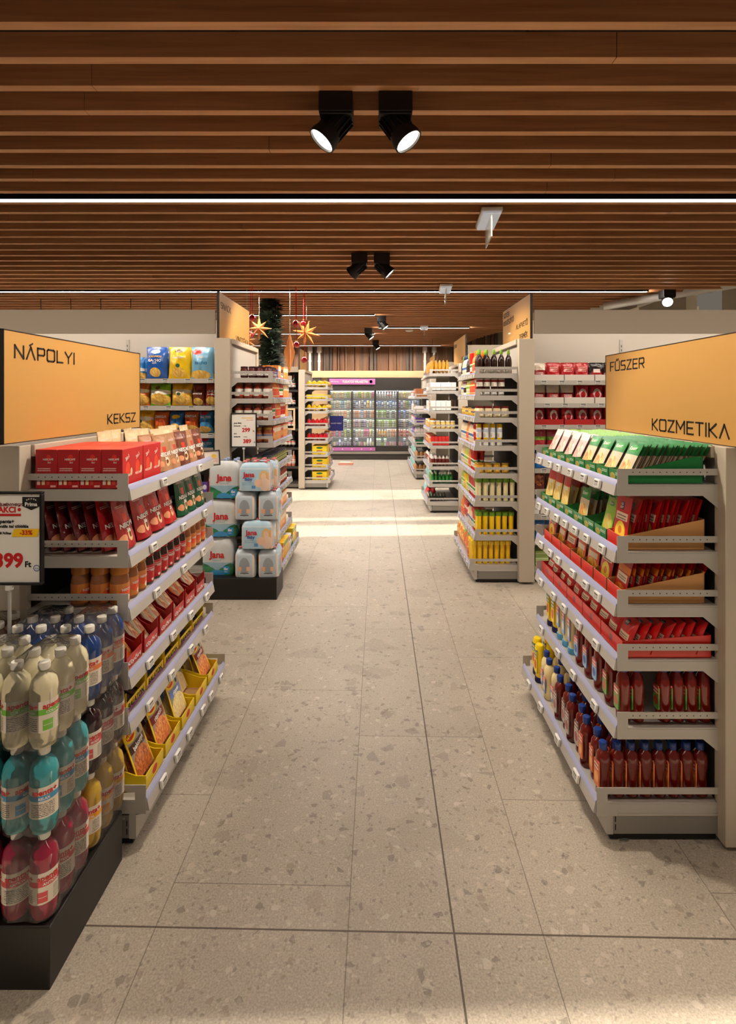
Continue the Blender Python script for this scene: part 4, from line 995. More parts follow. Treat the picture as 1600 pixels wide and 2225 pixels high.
# ------------------------------------------------------------------ shelving units
PEOPLE = 'aisle shelving units'
U = {}
L1 = dict(s=-1, xl=.925, xb=.86, xs=1.285, xe=1.42, y0=1.955, y1=2.955, bz=.175, levels=[1.312, 1.067, .872, .62, .455])
R1 = dict(s=1, xl=.891, xb=.815, xs=1.255, xe=1.40, y0=1.975, y1=2.985, bz=.151, levels=[1.327, 1.078, .879, .679, .427])
R2 = dict(s=1, xl=.865, xb=.82, xs=1.235, xe=1.373, y0=4.74, y1=5.74, bz=.16, levels=[1.862, 1.665, 1.467, 1.216, .971, .72, .419])
L2 = dict(s=-1, xl=.935, xb=.86, xs=1.292, xe=1.425, y0=4.68, y1=5.70, bz=.16, levels=[1.82, 1.638, 1.447, 1.25, 1.03, .80, .58, .37])
R3 = dict(s=1, xl=.735, xb=.70, xs=1.135, xe=1.26, y0=7.6, y1=8.6, bz=.16, levels=[1.99, 1.74, 1.46, 1.20, .96, .66, .41])
L3 = dict(s=-1, xl=.92, xb=.88, xs=1.32, xe=1.43, y0=9.57, y1=10.57, bz=.16, levels=[1.83, 1.62, 1.40, 1.13, .87, .62, .39])
R4 = dict(s=1, xl=.73, xb=.71, xs=1.04, xe=1.15, y0=10.7, y1=12.9, bz=.16, levels=[1.66, 1.36, 1.14, .90, .70, .42])
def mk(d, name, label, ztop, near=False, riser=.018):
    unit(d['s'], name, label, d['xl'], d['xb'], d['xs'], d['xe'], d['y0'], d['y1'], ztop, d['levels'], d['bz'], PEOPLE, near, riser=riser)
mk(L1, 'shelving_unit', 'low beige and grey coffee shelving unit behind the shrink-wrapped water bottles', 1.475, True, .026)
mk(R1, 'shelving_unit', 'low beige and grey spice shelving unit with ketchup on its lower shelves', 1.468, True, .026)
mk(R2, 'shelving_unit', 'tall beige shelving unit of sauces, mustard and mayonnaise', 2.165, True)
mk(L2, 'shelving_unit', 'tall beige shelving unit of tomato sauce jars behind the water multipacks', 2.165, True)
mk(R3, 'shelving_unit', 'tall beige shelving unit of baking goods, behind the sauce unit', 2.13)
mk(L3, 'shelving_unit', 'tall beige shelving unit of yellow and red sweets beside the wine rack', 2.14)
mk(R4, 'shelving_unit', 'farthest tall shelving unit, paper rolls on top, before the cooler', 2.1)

dept_sign(-1, 1.294, 1.826, 2.87, 1.487, 1.885, [('NÁPOLYI', 1.884, 2.25, 1.790, .044), ('KEKSZ', 2.53, 2.816, 1.524, .043)], 'amber board reading NÁPOLYI and KEKSZ above the coffee unit')
dept_sign(1, 1.30, 1.87, 3.03, 1.468, 1.886, [('FŰSZER', 2.97, 2.595, 1.795, .047), ('KOZMETIKA', 2.515, 1.965, 1.497, .050)], 'amber board reading FŰSZER and KOZMETIKA above the spice unit')
dept_sign(-1, 1.405, 4.67, 5.76, 2.166, 2.576, [('SNACK', 4.72, 5.04, 2.44, .05), ('VINOTÉKA', 5.22, 5.70, 2.2, .05)], 'amber board reading SNACK above the jar unit')
dept_sign(1, 1.355, 4.73, 5.78, 2.166, 2.572, [('SÜTÉSI', 5.74, 5.5, 2.49, .042), ('KIEGÉSZÍTŐ', 5.74, 5.32, 2.41, .042), ('ALAPVETŐ', 5.22, 4.82, 2.31, .042), ('TERMÉK', 5.1, 4.82, 2.2, .042)], 'amber board reading SÜTÉSI KIEGÉSZÍTŐ above the sauce unit')
dept_sign(1, 1.245, 7.6, 8.75, 2.131, 2.55, [('TÉSZTA', 8.7, 8.42, 2.44, .045), ('RIZS', 7.95, 7.7, 2.2, .045)], 'amber department board above the baking goods unit')
dept_sign(1, 1.135, 10.7, 11.8, 2.101, 2.51, [], 'small far amber board above the farthest unit')
dept_sign(-1, 1.425, 9.57, 10.5, 2.141, 2.53, [], 'plain amber board above the sweets unit')

# ------------------------------------------------------------------ filling
def fill(U_, z, where, cols, first=6, rows=2, dx=None, x0=None, gapy=.004, tilt=0, skip=(), y_in=.03, jit=.002, base=False):
    """cols: [(key, how many)] from the near end; goods face the aisle; the first column is filled right back"""
    s = U_['s']; xl = (U_['xb'] if base else U_['xl']) + .012 if x0 is None else x0
    y = U_['y0'] + y_in; n = 0
    for key, cnt in cols:
        p = G[key]
        for c in range(cnt):
            n += 1; yc = y + p.w / 2
            if yc + p.w / 2 > U_['y1'] - .004: return
            nr = first if n <= (1 if p.w > .05 else 2) else rows
            for r in range(nr):
                x = xl + p.d / 2 + r * (p.d + (.003 if dx is None else dx))
                if x + p.d / 2 > U_['xs'] - .003: break
                if (n, r + 1) in skip: continue
                put(p, (s * x, yc + rnd.uniform(-jit, jit), z + .0005), -s * PI / 2 + rnd.uniform(-.04, .04),
                    f'{p.desc}, {where}, {ORD[n]} from near end, {ROW[r + 1]}', f'{p.cat}s, {where}', rx=tilt)
            y += p.w + gapy
def tri(s_, n): return [(k, 1) for k in (s_ * 9)[:n]]

# near left: coffee unit
W = 'coffee unit top shelf'; z = 1.312
for c in range(2):
    for r in range(4):
        put(G['coffee_box'], (-(.94 + .04 + r * .0805), 2.045 + c * .174, z), PI / 2 if False else 0, f'red coffee stick carton, {W}, {ORD[c + 1]} from near end, {ROW[r + 1]}', f'coffee cartons, {W}')
y = 2.36
for i in range(5):
    k = ('pouch_brown', 'pouch_brown', 'pouch_brown2', 'pouch_brown', 'pouch_brown2')[i]
    for r in range(3):
        key = k if r == 0 else ('pouch_cream', 'pouch_brown', 'pouch_cream')[(i + r) % 3]
        put(G[key], (-(.975 + r * .062), y + .058, z), PI / 2 + rnd.uniform(-.15, .15), f'{G[key].desc}, {W}, {ORD[i + 1]} from the cartons, {ROW[r + 1]}', f'coffee pouches, {W}', rx=R(-7))
    y += .118
for i in range(2, 5):
    put(G['pouch_cream'], (-(1.20 + .02 * (i % 2)), 2.14 + i * .11, z + (.150 if i < 2 else .0)), PI / 2 + rnd.uniform(-.2, .2), f'clear topped cream pouch against the board, {ORD[i + 1]} from near end', f'cream pouches, {W}', rx=R(-60 if i < 2 else -4))
W = 'coffee unit second shelf'; z = 1.067; y = 1.985
def pouchfile(yc, keys, W, n, x0=.958, dx=.051, tilt=-12):
    for r, k in enumerate(keys):
        put(G[k], (-(x0 + .012 + r * dx), yc + rnd.uniform(-.006, .006), z), PI / 2 + rnd.uniform(-.05, .05), f'{G[k].desc}, {W}, {ORD[n]} from near end, {ROW[r + 1]}', f'coffee pouches, {W}', rx=R(tilt + rnd.uniform(-1.5, 1.5)))
pouchfile(2.055, ['pouch_red', 'pouch_red'] + ['pouch_dk'] * 4, W, 1)
for i in range(3): pouchfile(2.20 + i * .135, [('pouch_red', 'pouch_red', 'pouch_red2')[i], 'pouch_red', 'pouch_dk'], W, 2 + i)
for i in range(3): pouchfile(2.635 + i * .118, ['pouch_green', 'pouch_green', 'pouch_green'], W, 5 + i, tilt=-6)
W = 'coffee unit third shelf'; z = .872; y = 1.99
for n, k in enumerate(['jar_tan'] * 2 + ['jar_tan'] + ['jar_red'] * 6 + ['jar_tan'] * 4):
    for r in range(3 if n < 1 else 2):
        put(G[k], (-(.975 + r * .073), 2.01 + n * .0735, z), PI / 2 + rnd.uniform(-.2, .2), f'{G[k].desc}, {W}, {ORD[n + 1]} from near end, {ROW[r + 1]}', f'coffee jars, {W}')
W = 'coffee unit fourth shelf'; z = .62
for n in range(6):
    yc = 2.06 + n * .152
    put(G['chocbox'], (-(.94 + .087), yc, z), PI / 2, f'red wafer display box, {W}, {ORD[n + 1]} from near end', f'wafer boxes, {W}')
    k = 'wafer2' if n in (0, 4) else 'wafer'
    for a in range(2):
        for c_ in range(4):
            put(G[k], (-(.965 + c_ * .028), yc - .028 + a * .054, z + .006 + .006 * c_), PI / 2, f'{G[k].desc}, box {W}, {ORD[n + 1]} box, {ORD[a * 4 + c_ + 1]} bar', f'wafer bars, {W}', rx=R(-40))
W = 'coffee unit fifth shelf'; z = .455
for n in range(5):
    yc = 2.08 + n * .178
    put(G['balbox'], (-(.94 + .105), yc, z), PI / 2, f'yellow bar display box, {W}, {ORD[n + 1]} from near end', f'bar boxes, {W}')
    k = 'bar2' if n in (1, 3) else 'bar'
    for a in range(3):
        for c_ in range(3):
            put(G[k], (-(.975 + c_ * .035), yc - .054 + a * .054, z + .010 + .008 * c_), PI / 2, f'{G[k].desc}, {W}, {ORD[n + 1]} box, {ORD[a * 3 + c_ + 1]} bar', f'chocolate bars, {W}', rx=R(-66))
W = 'coffee unit base shelf'; z = .175
for n in range(5):
    yc = 2.08 + n * .182
    put(G['mtray'], (-(.872 + .15), yc, z), PI / 2, f'yellow meal sachet tray, {W}, {ORD[n + 1]} from near end', 'meal sachet trays')
    k = ['mag_brown', 'mag_red', 'mag_blue', 'mag_green', 'mag_blue'][n]
    for r in range(6):
        kk = k if r < 1 or n != 1 else ('mag_red', 'mag_brown')[r % 2]
        if n == 4 and r == 0: kk = 'mag_red'
        put(G[kk], (-(.905 + r * .038 + (0, .0, 0, .06, 0)[n]), yc + rnd.uniform(-.004, .004), z + .02), PI / 2 + rnd.uniform(-.05, .05), f'{G[kk].desc}, {ORD[n + 1]} yellow tray from near end, {ROW[r + 1]}', 'meal sachets in yellow trays', rx=R(-20 - rnd.uniform(-3, 3)))

# near right: spice unit
s = 1; W = 'spice unit top shelf'; z = 1.327
for n in range(8):
    yc = 2.045 + n * .122
    put(G['kcarton'], (.905 + .152, yc, z), -PI / 2, f'green seasoning carton, {W}, {ORD[n + 1]} from near end', 'green seasoning cartons')
    k = 'kn_green' if n < 4 else ('kn_pink' if n in (4, 5) else 'kn_pink')
    for r in range(24 if n < 1 else 15):
        kk = 'kn_lime' if n >= 4 and r > 2 else k
        x = .925 + r * (.0110 if n < 1 else .0172)
        put(G[kk], (x, yc + rnd.uniform(-.004, .004), z + .005 + (0 if n < 4 else .0)), -PI / 2 + rnd.uniform(-.03, .03), f'{G[kk].desc}, {W}, {ORD[n + 1]} carton, {ORD[r + 1]} back', 'seasoning sachets, ' + W, rx=R(-27 + rnd.uniform(-2, 2)))
W = 'spice unit second shelf'; z = 1.078
put(G['kraft_tray'], (.905 + .157, 2.055, z), -PI / 2, f'kraft spice carton, {W}, near end', 'kraft spice cartons')
for r in range(14):
    put(G['lk_red'], (.925 + r * .0185, 2.055 + rnd.uniform(-.005, .005), z + .006), -PI / 2 + rnd.uniform(-.06, .06), f'red spice sachet with lemon picture, {W}, {ORD[r + 1]} in its carton', 'lemon spice sachets', rx=R(-11 - .5 * r + rnd.uniform(-4, 4)))
for n in range(7):
    yc = 2.185 + n * .122
    put(G['kcarton'], (.905 + .152, yc, z), -PI / 2, f'green seasoning carton, {W}, {ORD[n + 1]} beyond the kraft carton', 'green seasoning cartons, ' + W)
    k = ['kn_lime', 'kn_green', 'kn_green', 'kn_lime', 'kn_pasta', 'kn_pasta', 'kn_pasta'][n]
    for r in range(5):
        x = .925 + r * .03 + (.07 if n in (1, 3) else 0)
        put(G[k], (x, yc + rnd.uniform(-.004, .004), z + .005), -PI / 2 + rnd.uniform(-.06, .06), f'{G[k].desc}, {W}, {ORD[n + 1]} green carton, {ORD[r + 1]} back', 'seasoning sachets, ' + W, rx=R(-12 + rnd.uniform(-4, 4)))
W = 'spice unit third shelf'; z = .879
for n in range(7):
    yc = 2.055 + n * .134
    put(G['kraft_tray'], (.905 + .157, yc, z), -PI / 2, f'kraft spice carton, {W}, {ORD[n + 1]} from near end', 'kraft spice cartons, ' + W)
    k = ['lk_pepper', 'lk_red', 'lk_veg', 'lk_veg', 'lk_pepper', 'lk_veg', 'lk_red'][n]
    for r in range(12 if n < 1 else 4):
        put(G[k], (.925 + r * .023, yc + rnd.uniform(-.005, .005), z + .006), -PI / 2 + rnd.uniform(-.08, .08), f'{G[k].desc}, {W}, {ORD[n + 1]} carton, {ORD[r + 1]} back', 'spice sachets, ' + W, rx=R(-10 - r + rnd.uniform(-4, 4)))
W = 'spice unit fourth shelf'; z = .679
for n in range(5):
    yc = 2.08 + n * .196
    put(G['red_tray'], (.905 + .167, yc, z), -PI / 2, f'red spice carton, {W}, {ORD[n + 1]} from near end', 'red spice cartons')
    for a in range(2):
        for r in range(7 if n < 1 else 3):
            put(G['lk_bag'], (.928 + r * .042, yc - .047 + a * .094 + rnd.uniform(-.004, .004), z + .008), -PI / 2 + rnd.uniform(-.1, .1), f'plump red spice bag, {ORD[n + 1]} red carton from near end, {ORD[a * 7 + r + 1]} bag', 'plump spice bags in red cartons', rx=R(-24 + rnd.uniform(-5, 5)))
W = 'spice unit fifth shelf'; z = .427
seq = ['ketchup_g', 'ketchup_g', 'ketchup_f', 'ketchup_f', 'ketchup_f', 'mayo_inv', 'mayo_inv', 'mayo_inv', 'must_inv', 'must_inv']
y = 2.03
for n, k in enumerate(seq):
    for r in range(7 if n == 0 else (2 if n < 5 else 1)):
        if n == 0 and r == 2: continue
        put(G[k], (.93 + r * (.0505 if n == 0 else .062), y + (.0 if n else 0), z), -PI / 2 + rnd.uniform(-.05, .05) , f'{G[k].desc}, {W}, {ORD[n + 1]} from near end, {ROW[r + 1]}', 'sauce bottles, ' + W)
    y += .104 if n < 5 else .078
W = 'spice unit base shelf'; z = .151
seq = ['ketchup'] * 3 + ['ketchup_b'] * 4 + ['mayo'] * 3 + ['must_inv'] * 2
for n, k in enumerate(seq):
    for r in range(8 if n == 0 else 3):
        x = .850 + r * (.0522 if n == 0 else .060) + (.012 if n % 2 and n else 0)
        put(G[k], (x, 2.02 + n * .0795, z), -PI / 2 + rnd.uniform(-.08, .08), f'{G[k].desc}, {W}, {ORD[n + 1]} from near end, {ROW[r + 1]}', 'sauce bottles, ' + W)

# price tags on the near units
def ysp(U_, n, a=.05, c=.04, seed=0):
    rr = random.Random(seed); L = U_['y1'] - U_['y0'] - a - c
    return [U_['y0'] + a + L * (i + .5) / n + rr.uniform(-.02, .02) for i in range(n)]
LN = ['top shelf', 'second shelf', 'third shelf', 'fourth shelf', 'fifth shelf', 'sixth shelf', 'seventh shelf', 'eighth shelf']
for i, (zz, n) in enumerate(zip(L1['levels'], (2, 3, 3, 4, 4))): tags_on(-1, L1['xl'], zz, ysp(L1, n, seed=i), 'coffee unit ' + LN[i])
tags_on(-1, L1['xb'], L1['bz'], ysp(L1, 6, seed=9), 'coffee unit base shelf')
for i, (zz, n) in enumerate(zip(R1['levels'], (6, 7, 6, 5, 4))): tags_on(1, R1['xl'], zz, ysp(R1, n, seed=20 + i), 'spice unit ' + LN[i])
tags_on(1, R1['xb'], R1['bz'], ysp(R1, 4, seed=29), 'spice unit base shelf')

# second right: sauce unit
W = 'sauce unit '
fill(R2, 1.862, W + 'top shelf', [('syrup', 2), ('dress_o', 2), ('ketch', 2), ('syrup', 3), ('dress_p', 4), ('syrup', 3)], first=6)
fill(R2, 1.665, W + 'second shelf', [('sauce_dk', 1), ('ketch_w', 1), ('dress_o', 4), ('dress_g', 3), ('sauce_dk', 3), ('dress_p', 4)], first=4)
fill(R2, 1.467, W + 'third shelf', [('mayojar', 2), ('horse', 3), ('mustardjar', 2), ('horse', 3), ('mustardjar', 3)], first=5)
fill(R2, 1.216, W + 'fourth shelf', [('mustard_w', 1), ('ketch_w', 2), ('dress_p', 4), ('dress_o', 2), ('dress_p', 5)], first=4, dx=.012)
fill(R2, .971, W + 'fifth shelf', [('mustardjar', 2), ('ketch', 3), ('dress_o', 2), ('dress_g', 4), ('dress_p', 3)], first=5, dx=.008)
fill(R2, .72, W + 'sixth shelf', [('mayo_g', 2), ('ketch', 5), ('dress_g', 2), ('must_g', 2), ('dress_g', 4)], first=6, dx=.012)
fill(R2, .419, W + 'seventh shelf', [('must_g', 2), ('ketch', 2), ('dress_p', 4), ('ketch_w', 3), ('dress_o', 4)], first=6, dx=.010)
fill(R2, .16, W + 'base shelf', [('must_y', 3), ('dress_o', 1), ('bag_pastag', 2), ('bag_pasta', 4)], first=7, rows=2, base=True)
FT = Proto(FTAGP.fn, 'price tag', 'small white shelf label', .05, .01, .034)
for i, zz in enumerate(R2['levels']): tags_on(1, R2['xl'], zz, ysp(R2, 10, seed=40 + i), W + LN[i], FT, drop=.019)
tags_on(1, R2['xb'], R2['bz'], ysp(R2, 7, seed=49), W + 'base shelf', FT, drop=.019)
# second left: jar unit
W = 'jar unit '
fill(L2, 1.82, W + 'top shelf', [('jamjar', 4), ('box_pu', 1), ('box_or', 2), ('jamjar', 2), ('box_or', 4)], first=6, rows=3)
fill(L2, 1.638, W + 'second shelf', [('tomjar', 1), ('dress_o', 5), ('ketch', 3), ('box_or', 5)], first=4, dx=.0035)
fill(L2, 1.447, W + 'third shelf', [('tomjar', 1), ('ketch', 2), ('dress_o', 4), ('ketch_w', 4), ('box_or', 2)], first=4, dx=.0035)
fill(L2, 1.25, W + 'fourth shelf', [('beanjar', 1), ('box_rd', 1), ('box_or', 5), ('box_rd', 2), ('box_or', 4)], first=4, dx=.0035)
fill(L2, 1.03, W + 'fifth shelf', [('olive', 10)], first=4, dx=.008)
fill(L2, .80, W + 'sixth shelf', [('beanjar', 4), ('tomjar', 6)], first=2)
fill(L2, .58, W + 'seventh shelf', [('box_ye', 3), ('box_rd', 3), ('box_or', 6)], first=2)
fill(L2, .37, W + 'eighth shelf', [('box_ye', 6), ('box_or', 5)], first=2)
fill(L2, .16, W + 'base shelf', [('box_rd', 3), ('box_ye', 4), ('box_wr', 2), ('box_gr', 2), ('box_ye', 4)], first=2, base=True)
for i, zz in enumerate(L2['levels']): tags_on(-1, L2['xl'], zz, ysp(L2, 8, seed=60 + i), W + LN[i], FT, drop=.019)
tags_on(-1, L2['xb'], L2['bz'], ysp(L2, 9, seed=69), W + 'base shelf', FT, drop=.019)
# third right: baking unit
W = 'baking unit '
fill(R3, 1.99, W + 'top shelf', [('bag_tort', 6)], first=5)
fill(R3, 1.74, W + 'second shelf', [('box_gw', 12)], first=5)
fill(R3, 1.46, W + 'third shelf', [('box_w', 2), ('box_rd', 2), ('box_w', 8)], first=4)
for k in range(3): put(G['box_choc'], (1.0 + k * .045, 7.66, 1.46), 0, f'slim dark chocolate carton, baking unit third shelf, {ORD[k + 1]} from the post', 'chocolate cartons on the baking unit')
fill(R3, 1.20, W + 'fourth shelf', [('honey', 3), ('box_or', 4), ('honey', 6)], first=5)
fill(R3, .96, W + 'fifth shelf', [('box_rd', 3), ('box_or', 4), ('box_rd', 6)], first=5)
fill(R3, .66, W + 'sixth shelf', [('bag_choc', 3), ('box_wr', 4), ('bag_choc', 4)], first=5)
fill(R3, .41, W + 'seventh shelf', [('bag_green', 3), ('bag_aqua', 4)], first=6, rows=2)
fill(R3, .16, W + 'base shelf', [('bag_dk', 3), ('bag_red', 2), ('bag_aqua', 3)], first=6, rows=2, base=True)
put(G['kraft_tray'], (.93, 7.585, .2), 0, 'low kraft carton across the baking unit base shelf', sc=(2.6, .1, .6)) if False else None
# third left: sweets unit
W = 'sweets unit '
fill(L3, 1.83, W + 'top shelf', [('bag_yel', 6)], first=4)
fill(L3, 1.62, W + 'second shelf', [('box_ylow', 7)], first=4)
fill(L3, 1.40, W + 'third shelf', [('bag_yel', 6)], first=4, rows=2)
fill(L3, 1.13, W + 'fourth shelf', [('bag_red', 2), ('box_or', 6), ('bag_choc', 4)], first=5)
fill(L3, .87, W + 'fifth shelf', [('bag_red', 2), ('box_pk', 5), ('box_or', 5)], first=5)
for i, zz in enumerate((.62, .39, .16)):
    wh = W + ('sixth shelf', 'seventh shelf', 'base shelf')[i]
    for j in range(4):
        put(G['box_bigy'], (-1.065, 9.66 + j * .115, zz), 0, f'yellow carrying carton with green crest, {wh}, {ORD[j + 1]} from near end', 'yellow carrying cartons')
    fill(dict(L3, y0=10.05), zz, wh, [('box_or', 3), ('box_pk', 3)], first=2, x0=.93)
# farthest right: roll unit
W = 'farthest unit '
fill(R4, 1.66, W + 'top shelf', [('roll_kraft', 12), ('box_pk', 14)], first=5, rows=1)
fill(R4, 1.36, W + 'second shelf', [('box_pk', 8), ('box_w', 14)], first=5, rows=1, dx=0)
fill(R4, 1.14, W + 'third shelf', [('box_pu', 6), ('box_pk', 16)], first=5, rows=1)
fill(R4, .90, W + 'fourth shelf', [('box_pk', 4), ('box_pu', 16)], first=5, rows=1)
fill(R4, .70, W + 'fifth shelf', [('box_gr', 4), ('box_pk', 16)], first=5, rows=1)
fill(R4, .42, W + 'sixth shelf', [('bag_kraft', 3), ('bag_aqua', 8)], first=3, rows=1)
fill(R4, .16, W + 'base shelf', [('bag_kraft', 3), ('bag_aqua', 8)], first=3, rows=1, base=True)

# ------------------------------------------------------------------ wall racks that face the shopper
CANM = mat('canopy_beige', (146, 133, 116), 0.5)
RWALL = mat('rack_back_panel', (196, 188, 176), 0.6)
def wall_rack(name, label, x0, x1, yl, dep, levels, cz0, cz1, dark=False):
    t = empty(name, (x0, yl, 0)); tag(t, label, 'shelving unit', 'wall racks across the aisle ends')
    def D(b, nm):
        b.v = [(a - x0, c - yl, e) for a, c, e in b.v]; return b.build(nm, t)
    met = mat('dark_rack', (44, 40, 38), .5) if dark else METAL
    b = MB(); b.box(x0, x1, yl + dep, yl + dep + .03, .03, cz1, mat('dark_rack_panel', (40, 36, 34), .6) if dark else RWALL); D(b, 'back_panel')
    if cz1 > cz0:
        b = MB(); b.box(x0, x1, yl - .02, yl, cz0, cz1, CANM); b.box(x0, x1, yl, yl + dep - .02, cz1 - .02, cz1, CANM); D(b, 'canopy')
    b = MB(); b.box(x0, x1, yl + .03, yl + dep, .03, .12, METAL_D); D(b, 'plinth')
    n = max(1, int((x1 - x0) / 1.0 + .5))
    for i in range(n + 1):
        x = x0 + (x1 - x0) * i / n
        x = min(max(x, x0 + .02), x1 - .02)
        b = MB(); b.box(x - .015, x + .015, yl + dep - .012, yl + dep, .05, cz0 if cz1 > cz0 else cz1, met)
        k = .3
        while k < cz0 - .05 and not dark: b.box(x - .003, x + .003, yl + dep - .0135, yl + dep - .012, k, k + .02, INK); k += .04
        D(b, 'slotted_upright')
    for z in levels + [.13]:
        b = MB(); b.box(x0 + .004, x1 - .004, yl, yl + dep, z - .02, z, met); D(b, 'shelf')
        b = MB(); b.box(x0 + .004, x1 - .004, yl - .014, yl, z - .036, z + .004, met); D(b, 'price_rail')
    return t
def led_under(x0, x1, y, z, label):   # the canopy's own light
    m = mat('canopy_led', (255, 246, 236), .5, emit=22.0)
    t = MB(); t.box(x0, x1, y, y + .02, z - .012, z, m); tag(t.build('canopy_light'), label, 'light strip', 'light strips under the canopies')
wall_rack('wall_rack', 'beige wall rack of crisps with a long canopy, beside the SNACK board', -6.5, -1.44, 4.72, .5, [1.81, 1.57, 1.325, 1.09, .80, .45], 2.21, 2.42)
wall_rack('wall_rack', 'beige wall rack of red pouches with a long canopy, beside the sauce unit', 1.385, 6.0 - .6, 4.76, .5, [1.795, 1.592, 1.40, 1.217, 1.01, .82, .595, .37], 2.215, 2.425)
wall_rack('wall_rack', 'beige rack canopy behind the baking unit board', 1.28, 5.4, 7.68, .5, [1.8, 1.4], 2.2, 2.4)
wall_rack('wall_rack', 'small far rack canopy behind the farthest unit board', 1.18, 2.4, 10.8, .5, [1.8, 1.4], 2.1, 2.36)
wall_rack('wine_rack', 'dark wine rack in the corner beside the sweets unit', -3.2, -1.445, 9.62, .5, [1.78, 1.47, 1.08, .74, .40], 2.1, 2.2, True)
for x0, x1, y, z, l in ((-6.4, -1.5, 4.78, 2.395, 'glowing strip under the canopy of the crisp rack'), (1.45, 5.3, 4.82, 2.40, 'glowing strip under the canopy of the red pouch rack')):
    led_under(x0, x1, y, z, l)
def rack_fill(x, xm, yl, z, where, keys, rows=1, h=1.0, gap=.004):
    n = 0
    for k in keys:
        p = G[k]
        if x + p.w > xm: break
        n += 1
        for r in range(rows):
            put(p, (x + p.w / 2, yl + .02 + p.d * (r + .55) * 1.3 + rnd.uniform(0, .012), z), rnd.uniform(-.06, .06), f'{p.desc}, {where}, {ORD[n]} along, {ROW[r + 1]}', f'{p.cat}s, {where}', rx=R(rnd.uniform(-5, -1)))
        x += p.w + gap
W = 'crisp rack '
rack_fill(-2.30, -1.43, 4.72, 1.81, W + 'top shelf', ['cr_blue', 'nacho_blue', 'nacho_yel', 'nacho_lt'], 2)
rack_fill(-2.25, -1.43, 4.72, 1.57, W + 'second shelf', ['cr_org', 'cr_green', 'cr_yel', 'cr_brn', 'cr_chil'], 2)
rack_fill(-2.22, -1.43, 4.72, 1.325, W + 'third shelf', ['cr_yel', 'cr_green', 'cr_deepb', 'cr_om', 'cr_salt'][0:1] + ['cr_om', 'cr_deepb', 'cr_om', 'cr_salt'], 2)
rack_fill(-2.02, -1.43, 4.72, 1.09, W + 'fourth shelf', ['cr_deepb', 'cr_salt', 'cr_deepb', 'cr_salt'], 1)
rack_fill(-2.02, -1.43, 4.72, .80, W + 'fifth shelf', ['box_choc', 'box_pu', 'box_rd', 'box_choc'] * 3, 1)
rack_fill(-2.02, -1.43, 4.72, .45, W + 'sixth shelf', ['box_rd', 'box_wr'] * 6, 1)
W = 'red pouch rack '
for i, (zz, keys) in enumerate(((1.795, ['rp_w', 'rp_r', 'rp_r', 'rp_r', 'rp_k', 'rp_k']), (1.592, ['rp_w', 'rp_w', 'rp_w', 'rp_a', 'rp_a', 'rp_a']), (1.40, ['rp_a'] * 6), (1.217, ['rp_g'] * 7),
                                (1.01, ['rp_b'] * 3), (.82, ['rp_n'] * 3), (.595, ['box_w'] * 4), (.37, ['rp_b'] * 2))):
    rack_fill(1.39, 2.35, 4.76, zz, W + LN[i], keys, 2 if i < 3 else 1, gap=.012)
TW = P_tray('shelf_tray', 'white open tray under red pouches', .265, .2, .055, .055, mat('tray_white', (214, 206, 196), .5), curve=False)
TR = P_tray('shelf_tray', 'red open tray under red pouches', .265, .2, .05, .05, mat('tray_red', (170, 34, 30), .5), curve=False)
for i, (zz, tp) in enumerate(((1.795, TW), (1.592, TW), (1.40, TR))):
    for j in range(3): put(tp, (1.525 + j * .272, 4.76 + .112, zz), 0, f'{tp.desc}, {W}{LN[i]}, {ORD[j + 1]} along', 'open trays on the red pouch rack')
for j in range(3): put(G['greens'], (1.47, 4.85, .13 + j * .046), 0, f'pale green pack, stack on the red pouch rack base, {ORD[j + 1]} from below', 'pale green packs')
for i, zz in enumerate((1.81, 1.57, 1.325, 1.09)):
    for j in range(5): put(FT, (-2.28 + j * .2 + .03 * (i % 2), 4.72 - .0145, zz - .016), 0, f'{FT.desc}, crisp rack {LN[i]}, {ORD[j + 1]} along', 'shelf labels on the crisp rack')
for i, zz in enumerate((1.795, 1.592, 1.40, 1.217, 1.01, .82, .595)):
    for j in range(5 if i < 4 else 1): put(FT, (1.47 + j * .16 + .03 * (i % 2), 4.76 - .0145, zz - .016), 0, f'{FT.desc}, red pouch rack {LN[i]}, {ORD[j + 1]} along', 'shelf labels on the red pouch rack')
for i, zz in enumerate((1.78, 1.47, 1.08, .74, .40)):
    rack_fill(-2.0, -1.45, 9.62, zz, f'wine rack {LN[i]}', ['wine_p' if i == 4 else 'wine_r'] * 7, 1)
b = MB(); b.box(-1.80, -1.50, 9.58, 9.60, 1.06, 1.09, WP); b.box(-1.80, -1.50, 9.58, 9.60, 1.42, 1.45, WP); b.box(-1.53, -1.50, 9.58, 9.60, 1.09, 1.42, WP); b.box(-1.80, -1.77, 9.58, 9.60, 1.09, 1.42, WP)
tag(b.build('wooden_display_frame'), 'pale wooden frame around the middle shelf of the wine rack', 'frame')
# ------------------------------------------------------------------ plinths and shrink-wrapped bottles
PL = mat('plinth_black', (20, 17, 15), .4)
def plinth(x0, x1, y0, y1, h, label):
    t = empty('display_plinth', (x0, y0, 0)); tag(t, label, 'plinth')
    b = MB(); b.box(0, x1 - x0, 0, y1 - y0, 0, h, PL); b.build('body', t, bevel=.002)
    b = MB(); b.box(.002, x1 - x0 - .002, .002, y1 - y0 - .002, h, h + .004, PL); b.build('top_board', t)
plinth(-1.62, -.915, 1.485, 1.905, .174, 'black display plinth under the coloured water bottles')
plinth(-1.455, -.83, 4.345, 4.632, .172, 'black display plinth under the spring water multipacks')

